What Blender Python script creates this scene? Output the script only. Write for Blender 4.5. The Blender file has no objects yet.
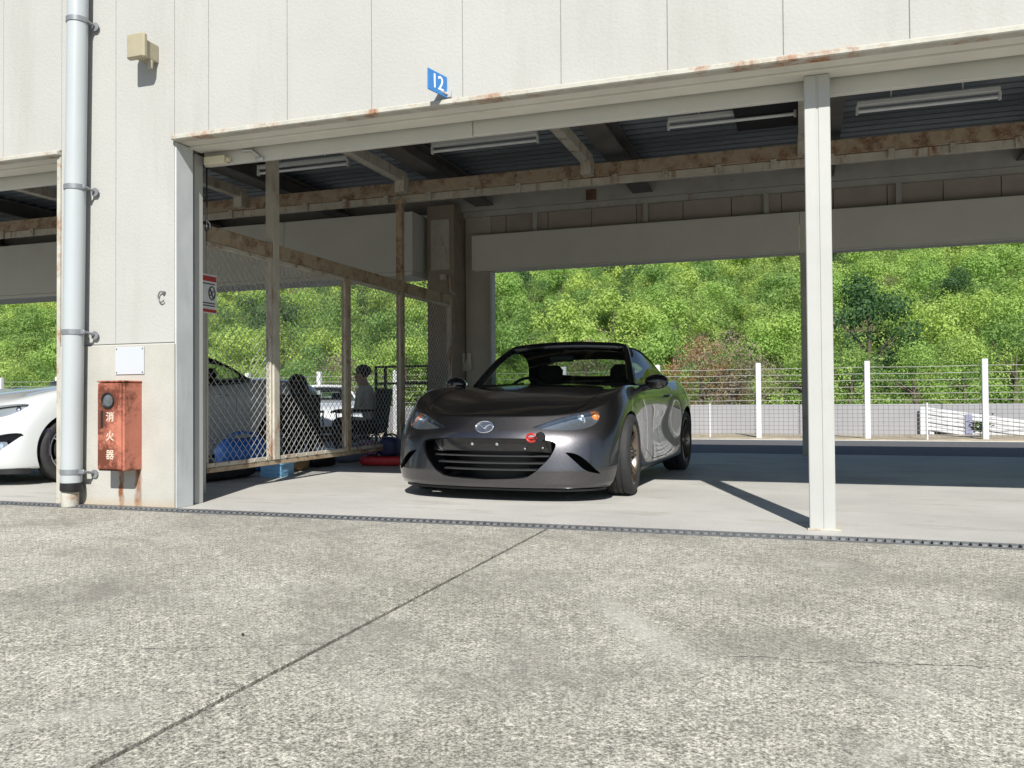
import bpy, bmesh, math, random
from mathutils import Vector, Matrix, noise
import numpy as np
random.seed(7)
scene = bpy.context.scene
COL = scene.collection
PI = math.pi

# ------------------------------------------------------------------ helpers
def link(o):
    COL.objects.link(o)
    return o

def tag(o, label=None, cat=None, group=None, kind=None):
    if label: o['label'] = label
    if cat: o['category'] = cat
    if group: o['group'] = group
    if kind: o['kind'] = kind
    return o

def thing(name, label, cat, loc=(0, 0, 0), rz=0.0, group=None):
    o = link(bpy.data.objects.new(name, None))
    o.location = loc
    o.rotation_euler = (0, 0, rz)
    o.empty_display_size = 0.1
    return tag(o, label, cat, group)

def copy_tree(o, parent=None):
    c = o.copy()
    COL.objects.link(c)
    if parent is not None:
        c.parent = parent
    for ch in list(o.children):
        copy_tree(ch, c)
    return c

class MB:
    """collects geometry that becomes ONE mesh object"""
    def __init__(self):
        self.v, self.f, self.m = [], [], []
    def add(self, vs, fs, mi=0):
        b = len(self.v)
        self.v += [tuple(p) for p in vs]
        self.f += [tuple(b + i for i in f) for f in fs]
        self.m += [mi] * len(fs)
        return self
    def box(self, x0, x1, y0, y1, z0, z1, bev=0.0, mi=0, M=None):
        if x1 < x0: x0, x1 = x1, x0
        if y1 < y0: y0, y1 = y1, y0
        if z1 < z0: z0, z1 = z1, z0
        if bev <= 0:
            vs = [(x0,y0,z0),(x1,y0,z0),(x1,y1,z0),(x0,y1,z0),(x0,y0,z1),(x1,y0,z1),(x1,y1,z1),(x0,y1,z1)]
            fs = [(0,3,2,1),(4,5,6,7),(0,1,5,4),(1,2,6,5),(2,3,7,6),(3,0,4,7)]
        else:
            b = min(bev, (x1-x0)*.45, (y1-y0)*.45, (z1-z0)*.45)
            vs, idx = [], {}
            X, Y, Z = (x0, x1), (y0, y1), (z0, z1)
            for i in (0,1):
                for j in (0,1):
                    for k in (0,1):
                        sx, sy, sz = 1-2*i, 1-2*j, 1-2*k
                        for a in range(3):
                            p = [X[i]+sx*b, Y[j]+sy*b, Z[k]+sz*b]
                            p[a] = (X[i], Y[j], Z[k])[a]
                            idx[(i,j,k,a)] = len(vs); vs.append(tuple(p))
            fs = []
            for a in range(3):
                for s in (0,1):
                    o = [t for t in range(3) if t != a]
                    q = []
                    for c in ((0,0),(1,0),(1,1),(0,1)):
                        kk = [0,0,0]; kk[a] = s; kk[o[0]] = c[0]; kk[o[1]] = c[1]
                        q.append(idx[(kk[0],kk[1],kk[2],a)])
                    fs.append(tuple(q))
            for a in range(3):            # edges along axis a
                o = [t for t in range(3) if t != a]
                for c0 in (0,1):
                    for c1 in (0,1):
                        k0 = [0,0,0]; k0[o[0]] = c0; k0[o[1]] = c1
                        k1 = list(k0); k1[a] = 1
                        fs.append((idx[(*k0,o[0])], idx[(*k1,o[0])], idx[(*k1,o[1])], idx[(*k0,o[1])]))
            for i in (0,1):
                for j in (0,1):
                    for k in (0,1):
                        fs.append(tuple(idx[(i,j,k,a)] for a in range(3)))
        if M is not None:
            vs = [tuple(M @ Vector(p)) for p in vs]
        return self.add(vs, fs, mi)
    def tube(self, pts, r, n=8, mi=0, caps=True, closed=False):
        pts = [Vector(p) for p in pts]
        N = len(pts)
        rs = r if hasattr(r, '__len__') else [r]*N
        vs, fs = [], []
        up = None
        for i, p in enumerate(pts):
            if closed:
                d = pts[(i+1) % N] - pts[i-1]
            else:
                d = (pts[min(i+1, N-1)] - pts[max(i-1, 0)])
            d.normalize()
            if up is None:
                up = Vector((0,0,1)) if abs(d.z) < .9 else Vector((1,0,0))
            a = d.cross(up); a.normalize(); u2 = a.cross(d); u2.normalize(); up = u2
            for k in range(n):
                t = 2*PI*k/n
                vs.append(tuple(p + (a*math.cos(t) + u2*math.sin(t))*rs[i]))
        M = N if closed else N-1
        for i in range(M):
            for k in range(n):
                j = (i+1) % N
                fs.append((i*n+k, i*n+(k+1) % n, j*n+(k+1) % n, j*n+k))
        if caps and not closed:
            fs.append(tuple(range(n-1, -1, -1)))
            fs.append(tuple((N-1)*n+k for k in range(n)))
        return self.add(vs, fs, mi)
    def cyl(self, p0, p1, r0, r1=None, n=16, mi=0, caps=True):
        return self.tube([p0, p1], [r0, r0 if r1 is None else r1], n, mi, caps)
    def lathe(self, prof, axis='z', c=(0,0,0), n=32, mi=0, closed=False):
        """prof: list of (r, h)"""
        vs, fs = [], []
        for (r, h) in prof:
            for k in range(n):
                t = 2*PI*k/n
                a, b = r*math.cos(t), r*math.sin(t)
                p = {'z': (a, b, h), 'x': (h, a, b), 'y': (b, h, a)}[axis]
                vs.append((p[0]+c[0], p[1]+c[1], p[2]+c[2]))
        L = len(prof)
        for i in range(L if closed else L-1):
            j = (i+1) % L
            for k in range(n):
                fs.append((i*n+k, i*n+(k+1) % n, j*n+(k+1) % n, j*n+k))
        return self.add(vs, fs, mi)
    def prism(self, poly, axis, a, b, mi=0):
        """poly: 2D points in the plane perpendicular to axis, extruded from a to b"""
        def P(u, w, h):
            return {'x': (h, u, w), 'y': (u, h, w), 'z': (u, w, h)}[axis]
        n = len(poly)
        vs = [P(u, w, a) for u, w in poly] + [P(u, w, b) for u, w in poly]
        fs = [(i, (i+1) % n, n+(i+1) % n, n+i) for i in range(n)]
        fs += [tuple(range(n-1, -1, -1)), tuple(range(n, 2*n))]
        return self.add(vs, fs, mi)
    def grid(self, rows, mi=0, flip=False):
        h, w = len(rows), len(rows[0])
        vs = [p for r in rows for p in r]
        fs = []
        for i in range(h-1):
            for j in range(w-1):
                q = (i*w+j, i*w+j+1, (i+1)*w+j+1, (i+1)*w+j)
                fs.append(q[::-1] if flip else q)
        return self.add(vs, fs, mi)
    def ball(self, c, r, n=12, mi=0, M=None):
        rx, ry, rz = r if hasattr(r, '__len__') else (r, r, r)
        vs, fs = [], []
        m = max(4, n//2)
        for i in range(m+1):
            ph = PI*i/m
            for k in range(n):
                t = 2*PI*k/n
                p = Vector((rx*math.sin(ph)*math.cos(t), ry*math.sin(ph)*math.sin(t), rz*math.cos(ph)))
                if M is not None: p = M @ p
                vs.append((c[0]+p.x, c[1]+p.y, c[2]+p.z))
        for i in range(m):
            for k in range(n):
                fs.append((i*n+k, (i+1)*n+k, (i+1)*n+(k+1) % n, i*n+(k+1) % n))
        return self.add(vs, fs, mi)
    def build(self, name, mats, parent=None, smooth=None, local=False, clean=True):
        me = bpy.data.meshes.new(name)
        v = self.v
        loc = None
        if parent is not None and not local:
            w = parent.location.copy()
            pp = parent.parent
            while pp is not None:
                w += pp.location; pp = pp.parent
            v = [(p[0]-w.x, p[1]-w.y, p[2]-w.z) for p in v]
        elif parent is None and not local:
            xs = [p[0] for p in v]; ys = [p[1] for p in v]; zs = [p[2] for p in v]
            loc = ((min(xs)+max(xs))/2, (min(ys)+max(ys))/2, min(zs))
            v = [(p[0]-loc[0], p[1]-loc[1], p[2]-loc[2]) for p in v]
        me.from_pydata(v, [], self.f)
        if not hasattr(mats, '__len__'): mats = [mats]
        for m in mats: me.materials.append(m)
        if len(mats) > 1:
            me.polygons.foreach_set('material_index', self.m)
        bm = bmesh.new(); bm.from_mesh(me)
        if clean:
            bmesh.ops.remove_doubles(bm, verts=bm.verts, dist=1e-5)
            bmesh.ops.recalc_face_normals(bm, faces=bm.faces)
        if smooth is not None:
            for f in bm.faces: f.smooth = True
            if smooth < 180:
                lim = math.radians(smooth)
                for e in bm.edges:
                    if len(e.link_faces) == 2 and e.calc_face_angle(0) > lim:
                        e.smooth = False
        bm.to_mesh(me); bm.free()
        o = link(bpy.data.objects.new(name, me))
        if parent is not None: o.parent = parent
        if loc is not None: o.location = loc
        return o

def text_mesh(txt, size, name, mat, M, parent=None, depth=0.0015, bold=0.0):
    """lettering as a thin mesh; M places the glyph plane (x right, y up, z out)"""
    cu = bpy.data.curves.new(name, 'FONT')
    cu.body = txt; cu.size = size; cu.align_x = 'CENTER'; cu.align_y = 'CENTER'
    cu.extrude = depth; cu.offset = bold; cu.resolution_u = 3
    tmp = bpy.data.objects.new('tmp', cu); COL.objects.link(tmp)
    dg = bpy.context.evaluated_depsgraph_get()
    me = bpy.data.meshes.new_from_object(tmp.evaluated_get(dg))
    bpy.data.objects.remove(tmp)
    me.materials.clear(); me.materials.append(mat)
    me.transform(M)
    me.name = name
    o = link(bpy.data.objects.new(name, me))
    if parent is not None:
        o.parent = parent
    return o

# ------------------------------------------------------------------ materials
MATS = {}
def _n(nt, t, **kw):
    n = nt.nodes.new(t)
    for k, v in kw.items():
        if k in n.inputs: n.inputs[k].default_value = v
        else: setattr(n, k, v)
    return n

def ramp(nt, fac, stops, interp='LINEAR'):
    r = nt.nodes.new('ShaderNodeValToRGB')
    r.color_ramp.interpolation = interp
    el = r.color_ramp.elements
    while len(el) < len(stops): el.new(0.5)
    for e, (p, c) in zip(el, stops):
        e.position = p
        e.color = (*c, 1) if hasattr(c, '__len__') else (c, c, c, 1)
    nt.links.new(fac, r.inputs[0])
    return r.outputs[0]

def mixc(nt, fac, a, b, mode='MIX'):
    m = nt.nodes.new('ShaderNodeMix'); m.data_type = 'RGBA'; m.blend_type = mode
    for s, val in ((m.inputs[0], fac), (m.inputs[6], a), (m.inputs[7], b)):
        if hasattr(val, 'is_linked') or hasattr(val, 'links'): nt.links.new(val, s)
        elif hasattr(val, '__len__'): s.default_value = (*val[:3], 1)
        else: s.default_value = val
    return m.outputs[2]

def mat(name, col, rough=.6, metal=0., spec=.5, coat=0., var=0.0, scale=6., bump=0.0, bscale=60., trans=0., alpha=None,
        rust=0.0, rcol=(.23, .085, .03), rscale=5., streak=False, dirt=0.0, dcol=(.25, .23, .19), ior=1.45, coat_rough=.03):
    m = bpy.data.materials.new(name)
    m.use_nodes = True
    nt = m.node_tree
    b = nt.nodes['Principled BSDF']
    b.inputs['Base Color'].default_value = (*col, 1)
    b.inputs['Roughness'].default_value = rough
    b.inputs['Metallic'].default_value = metal
    b.inputs['Specular IOR Level'].default_value = spec
    b.inputs['Coat Weight'].default_value = coat
    b.inputs['Coat Roughness'].default_value = coat_rough
    b.inputs['Transmission Weight'].default_value = trans
    b.inputs['IOR'].default_value = ior
    tc = nt.nodes.new('ShaderNodeTexCoord')
    geo = nt.nodes.new('ShaderNodeNewGeometry')
    P = geo.outputs['Position']
    out = None
    if var > 0 or rust > 0 or dirt > 0:
        nz = _n(nt, 'ShaderNodeTexNoise', Scale=scale, Detail=6., Roughness=.6)
        nt.links.new(P, nz.inputs['Vector'])
        lo = tuple(c*(1-var) for c in col); hi = tuple(min(1, c*(1+var)) for c in col)
        out = ramp(nt, nz.outputs['Fac'], [(.3, lo), (.7, hi)])
        if dirt > 0:
            mp = nt.nodes.new('ShaderNodeMapping'); mp.inputs['Scale'].default_value = (1, 1, .12) if streak else (1, 1, 1)
            nt.links.new(P, mp.inputs['Vector'])
            n2 = _n(nt, 'ShaderNodeTexNoise', Scale=rscale*1.7, Detail=8., Roughness=.7)
            nt.links.new(mp.outputs[0], n2.inputs['Vector'])
            f = ramp(nt, n2.outputs['Fac'], [(.68-.3*dirt, 0.), (.80, min(1, dirt*1.2))])
            out = mixc(nt, f, out, dcol)
        if rust > 0:
            mp = nt.nodes.new('ShaderNodeMapping'); mp.inputs['Scale'].default_value = (1, 1, .25) if streak else (1, 1, 1)
            nt.links.new(P, mp.inputs['Vector'])
            n3 = _n(nt, 'ShaderNodeTexNoise', Scale=rscale, Detail=10., Roughness=.72)
            nt.links.new(mp.outputs[0], n3.inputs['Vector'])
            f = ramp(nt, n3.outputs['Fac'], [(.70-.42*rust, 0.), (.80-.32*rust, 1.)])
            n4 = _n(nt, 'ShaderNodeTexNoise', Scale=rscale*9, Detail=5.)
            nt.links.new(P, n4.inputs['Vector'])
            rc = ramp(nt, n4.outputs['Fac'], [(.3, tuple(c*.55 for c in rcol)), (.7, tuple(c*1.5 for c in rcol))])
            out = mixc(nt, f, out, rc)
        nt.links.new(out, b.inputs['Base Color'])
    if bump > 0:
        nb = _n(nt, 'ShaderNodeTexNoise', Scale=bscale, Detail=4., Roughness=.6)
        nt.links.new(P, nb.inputs['Vector'])
        bp = _n(nt, 'ShaderNodeBump', Strength=bump, Distance=.01)
        nt.links.new(nb.outputs['Fac'], bp.inputs['Height'])
        nt.links.new(bp.outputs['Normal'], b.inputs['Normal'])
    MATS[name] = m
    return m
# ------------------------------------------------------------------ cutting kit for car bodies
def sdpoly(P, poly):
    """signed distance (negative inside) of Nx2 points to a closed polygon"""
    P = np.asarray(P, float); V = np.asarray(poly, float)
    d = np.full(len(P), 1e9); s = np.ones(len(P))
    n = len(V)
    for i in range(n):
        a, b = V[i], V[(i-1) % n]
        e = b-a; w = P-a
        t = np.clip((w@e)/(e@e+1e-12), 0, 1)
        q = w-np.outer(t, e)
        d = np.minimum(d, (q*q).sum(1))
        c1 = P[:,1] >= a[1]; c2 = P[:,1] < b[1]; c3 = e[0]*w[:,1] > e[1]*w[:,0]
        flip = (c1 & c2 & c3) | (~c1 & ~c2 & ~c3)
        s = np.where(flip, -s, s)
    return s*np.sqrt(d)

def spline(pts, n=8, closed=True):
    pts = [np.array(p, float) for p in pts]
    N = len(pts); out = []
    for i in range(N if closed else N-1):
        if closed: p0, p1, p2, p3 = pts[i-1], pts[i], pts[(i+1) % N], pts[(i+2) % N]
        else: p0, p1, p2, p3 = pts[max(i-1,0)], pts[i], pts[i+1], pts[min(i+2,N-1)]
        for k in range(n):
            t = k/n
            out.append(.5*(2*p1+(p2-p0)*t+(2*p0-5*p1+4*p2-p3)*t*t+(3*p1-p0-3*p2+p3)*t**3))
    if not closed: out.append(pts[-1])
    return np.array(out)

def chaikin(pts, it=2, closed=True):
    P = np.array(pts, float)
    for _ in range(it):
        Q = np.roll(P, -1, 0)
        if closed:
            P = np.stack([.75*P+.25*Q, .25*P+.75*Q], 1).reshape(-1, P.shape[1])
        else:
            A, B = P[:-1], P[1:]
            M = np.stack([.75*A+.25*B, .25*A+.75*B], 1).reshape(-1, P.shape[1])
            P = np.vstack([P[:1], M, P[-1:]])
    return P

def isocut(bm, F):
    """split the faces of bm along F = 0"""
    lay = bm.verts.layers.float_vector['nrm']
    bm.verts.ensure_lookup_table(); bm.verts.index_update()
    co = np.array([v.co[:] for v in bm.verts])
    val = F(co)
    val[np.abs(val) < 2e-5] = 0
    zero = set(v for v, x in zip(bm.verts, val) if x == 0)
    cuts = []
    for e in bm.edges:
        a, b = e.verts
        if val[a.index]*val[b.index] < 0: cuts.append(e)
    if not cuts: return
    A = np.array([e.verts[0].co[:] for e in cuts]); B = np.array([e.verts[1].co[:] for e in cuts])
    fa = np.array([val[e.verts[0].index] for e in cuts]); fb = np.array([val[e.verts[1].index] for e in cuts])
    t0 = np.zeros(len(cuts)); t1 = np.ones(len(cuts)); t = fa/(fa-fb)
    for _ in range(14):
        f = F(A+(B-A)*t[:, None])
        left = (f*fa) > 0
        t0 = np.where(left, t, t0); t1 = np.where(left, t1, t)
        t = .5*(t0+t1)
    t = np.clip(t, .004, .996)
    for e, tt in zip(cuts, t):
        va, vb = e.verts
        n = (Vector(va[lay])*(1-tt)+Vector(vb[lay])*tt)
        _, nv = bmesh.utils.edge_split(e, va, float(tt))
        if n.length > 0: n.normalize()
        nv[lay] = n
        zero.add(nv)
    faces = set()
    for v in zero: faces.update(v.link_faces)
    for f in list(faces):
        if not f.is_valid: continue
        zs = [v for v in f.verts if v in zero]
        if len(zs) < 2: continue
        L = list(f.verts); n = len(L)
        if len(zs) == 2:
            i, j = L.index(zs[0]), L.index(zs[1])
            if (j-i) % n in (1, n-1): continue
            try: bmesh.utils.face_split(f, zs[0], zs[1])
            except ValueError: pass
        else:
            # pair up consecutive non-adjacent zeros
            for a in range(len(zs)):
                i, j = L.index(zs[a]), L.index(zs[(a+1) % len(zs)])
                if (j-i) % n not in (1, n-1):
                    try: bmesh.utils.face_split(f, L[i], L[j])
                    except ValueError: pass
                    break
    bm.verts.index_update()

def face_vals(bm, F):
    bm.faces.ensure_lookup_table()
    C = np.array([f.calc_center_median()[:] for f in bm.faces])
    return F(C)

def take(bm, F):
    """cut along F and split off the faces with F < 0; returns a new bmesh with them"""
    isocut(bm, F)
    v = face_vals(bm, F)
    ins = [f for f, x in zip(bm.faces, v) if x < 0]
    lay = bm.verts.layers.float_vector['nrm']
    nb = bmesh.new(); nl = nb.verts.layers.float_vector.new('nrm')
    mp = {}
    for f in ins:
        q = []
        for w in f.verts:
            if w not in mp:
                x = nb.verts.new(w.co); x[nl] = w[lay]; mp[w] = x
            q.append(mp[w])
        try: nb.faces.new(q)
        except ValueError: pass
    bmesh.ops.delete(bm, geom=ins, context='FACES')
    return nb

def gap(bm, F, w):
    """open a real shut line of half width w along F = 0"""
    isocut(bm, lambda P: F(P)-w); isocut(bm, lambda P: F(P)+w)
    v = face_vals(bm, F)
    bmesh.ops.delete(bm, geom=[f for f, x in zip(bm.faces, v) if abs(x) < w], context='FACES')

def rim_in(bm, depth, sel=None, dirf=None):
    """give every open edge a return flange of the given depth along -normal (or dirf(co))"""
    lay = bm.verts.layers.float_vector['nrm']
    es = [e for e in bm.edges if len(e.link_faces) == 1 and (sel is None or all(sel(v.co) for v in e.verts))]
    mp = {}
    def low(v):
        if v not in mp:
            d = dirf(v.co) if dirf else -Vector(v[lay])
            x = bm.verts.new(v.co+d*depth); x[lay] = v[lay]; mp[v] = x
        return mp[v]
    for e in es:
        f = e.link_faces[0]
        a, b = e.verts
        for l in f.loops:
            if l.edge == e: a, b = l.vert, l.link_loop_next.vert
        q = [b, a, low(a), low(b)]
        try:
            nf = bm.faces.new(q); nf.material_index = f.material_index
        except ValueError: pass

def finish(bm, name, mats, parent, M=None, flat_flange=True):
    """bmesh -> child object with the smooth normals kept from the uncut surface"""
    lay = bm.verts.layers.float_vector['nrm']
    for f in bm.faces: f.smooth = True
    bm.verts.index_update()
    ns = [Vector(v[lay]) for v in bm.verts]
    me = bpy.data.meshes.new(name)
    bm.normal_update()
    loopn = []
    for f in bm.faces:
        fn = f.normal
        for v in f.verts:
            n = ns[v.index]
            loopn.append(n if n.length > .5 and n.dot(fn) > .55 else fn.copy())
    bm.to_mesh(me); bm.free()
    me.normals_split_custom_set([tuple(n) for n in loopn])
    if not hasattr(mats, '__len__'): mats = [mats]
    for m in mats: me.materials.append(m)
    o = link(bpy.data.objects.new(name, me))
    o.parent = parent
    return o

def subsurf_shell(verts, faces, crease, levels):
    me = bpy.data.meshes.new('cage')
    me.from_pydata(verts, [], faces)
    bm = bmesh.new(); bm.from_mesh(me)
    bmesh.ops.remove_doubles(bm, verts=bm.verts, dist=1e-4)
    bmesh.ops.recalc_face_normals(bm, faces=bm.faces)
    cl = bm.edges.layers.float.new('crease_edge')
    if crease:
        for e in bm.edges:
            e[cl] = crease(e.verts[0].co, e.verts[1].co)
    bm.to_mesh(me); bm.free()
    o = bpy.data.objects.new('cage', me); COL.objects.link(o)
    md = o.modifiers.new('s', 'SUBSURF'); md.levels = levels; md.render_levels = levels
    dg = bpy.context.evaluated_depsgraph_get()
    ev = bpy.data.meshes.new_from_object(o.evaluated_get(dg))
    bpy.data.objects.remove(o)
    ob = bmesh.new(); ob.from_mesh(ev)
    ob.normal_update()
    lay = ob.verts.layers.float_vector.new('nrm')
    for v in ob.verts: v[lay] = v.normal
    bpy.data.meshes.remove(ev)
    return ob
# ------------------------------------------------------------------ two-seat roadster
# car space: x to the car's left, s = distance back from the nose, z up; local y = s - AX
AX = 0.765
WB = 2.31
def roadster_rows():
    R5 = [(0,.105,.600),(.28,.125,.600),(.54,.22,.606),(.750,.39,.650),(.800,.54,.738),(.800,.78,.816),(.785,1.10,.826),(.77,1.45,.818),(.775,1.95,.828),
          (.775,2.45,.842),(.775,2.75,.872),(.77,3.075,.895),(.745,3.42,.875),(.66,3.74,.845),(.46,3.86,.838),(.24,3.895,.836),(0,3.905,.835)]
    R4 = [(0,.048,.515),(.29,.066,.515),(.58,.165,.52),(.815,.355,.545),(.862,.53,.61),(.870,.78,.68),(.842,1.10,.70),(.825,1.45,.71),(.825,1.95,.71),
          (.832,2.45,.72),(.858,2.75,.745),(.868,3.075,.76),(.838,3.42,.75),(.74,3.77,.74),(.50,3.90,.735),(.25,3.93,.735),(0,3.935,.735)]
    R3 = [(0,-.008,.435),(.29,.012,.435),(.62,.10,.435),(.842,.29,.455),(.872,.51,.50),(.884,.78,.55),(.845,1.10,.54),(.800,1.45,.53),(.795,1.95,.53),
          (.818,2.45,.55),(.858,2.75,.58),(.880,3.075,.59),(.855,3.42,.57),(.755,3.79,.56),(.52,3.92,.56),(.26,3.95,.56),(0,3.955,.56)]
    R2 = [(0,-.022,.215),(.29,-.006,.215),(.63,.066,.215),(.846,.262,.225),(.872,.50,.26),(.888,.78,.35),(.852,1.10,.35),(.822,1.45,.34),(.82,1.95,.34),
          (.835,2.45,.35),(.862,2.75,.37),(.885,3.075,.38),(.86,3.42,.37),(.76,3.77,.37),(.52,3.90,.37),(.26,3.93,.37),(0,3.935,.37)]
    R1 = [(0,.008,.130),(.29,.022,.130),(.635,.092,.130),(.822,.27,.130),(.850,.49,.14),(.874,.78,.16),(.86,1.10,.17),(.848,1.45,.17),(.846,1.95,.17),
          (.852,2.45,.17),(.862,2.75,.18),(.87,3.075,.20),(.85,3.42,.22),(.74,3.73,.24),(.50,3.86,.25),(.25,3.89,.25),(0,3.895,.25)]
    R0 = [(0,.03,.100),(.29,.04,.100),(.60,.11,.100),(.80,.29,.102),(.83,.50,.11),(.80,.78,.14),(.80,1.10,.14),(.80,1.45,.14),(.80,1.95,.14),
          (.80,2.45,.14),(.80,2.75,.15),(.80,3.075,.18),(.78,3.42,.20),(.68,3.68,.21),(.46,3.80,.22),(.23,3.82,.22),(0,3.825,.22)]
    # bonnet / deck: rows between the crests, columns h0 (centre), h1, h2
    T = [[(0,.42,.705),(.29,.425,.705),(.57,.46,.690)],
         [(0,.78,.778),(.28,.78,.774),(.56,.78,.752)],
         [(0,1.10,.83),(.28,1.10,.828),(.56,1.10,.802)],
         [(0,1.45,.852),(.28,1.45,.85),(.55,1.45,.838)],
         [(0,1.95,.845),(.28,1.95,.845),(.55,1.95,.838)],
         [(0,2.45,.86),(.28,2.45,.86),(.55,2.45,.855)],
         [(0,2.75,.895),(.28,2.75,.895),(.55,2.75,.89)],
         [(0,3.075,.92),(.28,3.075,.918),(.55,3.075,.912)],
         [(0,3.42,.905),(.27,3.42,.902),(.52,3.42,.895)]]
    return [R0,R1,R2,R3,R4,R5], T

def roadster_shell(levels, tweak=None):
    rows, T = roadster_rows()
    vs, fs = [], []
    for sg in (1, -1):
        def V(p):
            x, s, z = p
            if tweak: x, s, z = tweak(x, s, z)
            vs.append((sg*x, s-AX, z)); return len(vs)-1
        idx = [[V(p) for p in r] for r in rows]
        for i in range(5):
            for j in range(16):
                q = (idx[i][j], idx[i][j+1], idx[i+1][j+1], idx[i+1][j])
                fs.append(q if sg > 0 else q[::-1])
        c = idx[5]
        grid = [[c[0], c[1], c[2], c[3]]]
        for k, t in enumerate(T): grid.append([V(t[0]), V(t[1]), V(t[2]), c[4+k]])
        grid.append([c[16], c[15], c[14], c[13]])
        for i in range(len(grid)-1):
            for j in range(3):
                q = (grid[i][j], grid[i][j+1], grid[i+1][j+1], grid[i+1][j])
                fs.append(q[::-1] if sg > 0 else q)
        # floor pan
        b = idx[0]
        for j in range(8):
            q = (b[j], b[j+1], b[15-j], b[16-j])
            if j == 7: q = (b[7], b[8], b[9])
            fs.append(q if sg < 0 else q[::-1])
    rowz = {}
    def cr(a, b):
        def near(p, r):
            for q in rows[r]:
                if abs(abs(p.x)-q[0]) < .02 and abs(p.y+AX-q[1]) < .02 and abs(p.z-q[2]) < .02: return True
            return False
        if near(a, 5) and near(b, 5): return .8 if max(a.y, b.y)+AX < 3.5 else .5
        if near(a, 2) and near(b, 2) and max(a.y, b.y) < -.2: return .6
        if near(a, 4) and near(b, 4) and max(a.y, b.y) < -.3: return .3
        if near(a, 1) and near(b, 1): return .45
        if near(a, 0) and near(b, 0): return .8
        return 0.
    return subsurf_shell(vs, fs, cr if tweak is None else None, levels)

def circ(s0, z0, r, xmin=.5, side=None):
    def F(P):
        d = np.hypot(P[:,1]-(s0-AX), P[:,2]-z0)-r
        x = P[:,0]*side if side else np.abs(P[:,0])
        return np.where(x > xmin, d, 1.)
    return F
def front(poly, smax=.62, sym=True, side=None):
    def F(P):
        x = np.abs(P[:,0]) if sym else P[:,0]*(side or 1)
        d = sdpoly(np.stack([x, P[:,2]], 1), poly)
        return np.where(P[:,1]+AX < smax, d, 1.)
    return F
def plan(poly, zmin=.55, sym=True):
    def F(P):
        x = np.abs(P[:,0]) if sym else P[:,0]
        d = sdpoly(np.stack([x, P[:,1]+AX], 1), poly)
        return np.where(P[:,2] > zmin, d, 1.)
    return F
def sideview(poly, side, xmin=.45):
    def F(P):
        d = sdpoly(np.stack([P[:,1]+AX, P[:,2]], 1), poly)
        return np.where(P[:,0]*side > xmin, d, 1.)
    return F
def band(F, w):
    return lambda P: np.abs(F(P))-w

def car_wheel(name, parent, loc, side, mats, r=.300, width=.205, rim=.218, spokes=8, steer=0., face_in=0.0):
    """tyre (with tread grooves) + spoked rim + brake; the wheel faces +x * side"""
    w = thing(name, None, None, loc); w.parent = parent
    w.rotation_euler = (0, 0, steer)
    h = width/2
    t = MB()
    prof = [(rim-.004, -h+.012), (rim+.006, -h+.002), (rim+.03, -h-.006), (r-.03, -h-.004), (r-.012, -h+.006), (r-.004, -h+.018)]
    ys = np.linspace(-h+.022, h-.022, 5)
    g = .0035
    for k, y in enumerate(ys):
        if k in (1, 2, 3):
            prof += [(r-.0015, y-g-.001), (r-.009, y-g), (r-.009, y+g), (r-.0015, y+g+.001)]
        else:
            prof += [(r-.001, y)]
    prof += [(r-.004, h-.018), (r-.012, h-.006), (r-.03, h+.004), (rim+.03, h+.006), (rim+.006, h-.002), (rim-.004, h-.012)]
    t.lathe(prof, 'x', n=64)
    ty = t.build('tyre', mats['tyre'], w, smooth=50, local=True)
    m = MB()
    o = (h-.012)*side
    # barrel and outer lip
    m.lathe([(rim, o), (rim+.004, o+.006*side), (rim-.006, o+.008*side), (rim-.014, o-.002*side), (rim-.020, o-.03*side), (rim-.022, -o*.8), (rim-.002, -o)], 'x', n=64)
    hub = o-.030*side+face_in
    m.lathe([(.0, hub+.012*side), (.030, hub+.012*side), (.034, hub), (.068, hub-.004*side), (.072, hub-.03*side), (0, hub-.035*side)], 'x', n=32)
    for k in range(spokes):
        for off in (-.11, .11):
            a = 2*PI*k/spokes+off
            a2 = 2*PI*k/spokes+off*.75
            p0 = Vector((hub-.008*side, .050*math.cos(a), .050*math.sin(a)))
            p1 = Vector((hub+.002*side, .135*math.cos(a2), .135*math.sin(a2)))
            p2 = Vector((o-.016*side, (rim-.012)*math.cos(a2), (rim-.012)*math.sin(a2)))
            m.tube([p0, p1, p2], [.010, .0085, .010], n=6)
    for k in range(4):
        a = 2*PI*k/4+.4
        m.cyl((hub-.002*side, .048*math.cos(a), .048*math.sin(a)), (hub+.02*side, .048*math.cos(a), .048*math.sin(a)), .010, n=6)
    rm = m.build('rim', mats['rim'], w, smooth=35, local=True)
    d = MB()
    d.lathe([(.05, -.012*side), (.140, -.012*side), (.140, .008*side), (.05, .008*side)], 'x', n=40, closed=True)
    d.box(-.03, .03, -.06, .06, .09, .155, .01)
    d.build('brake_disc', mats['disc'], w, smooth=30, local=True)
    return w

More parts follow.
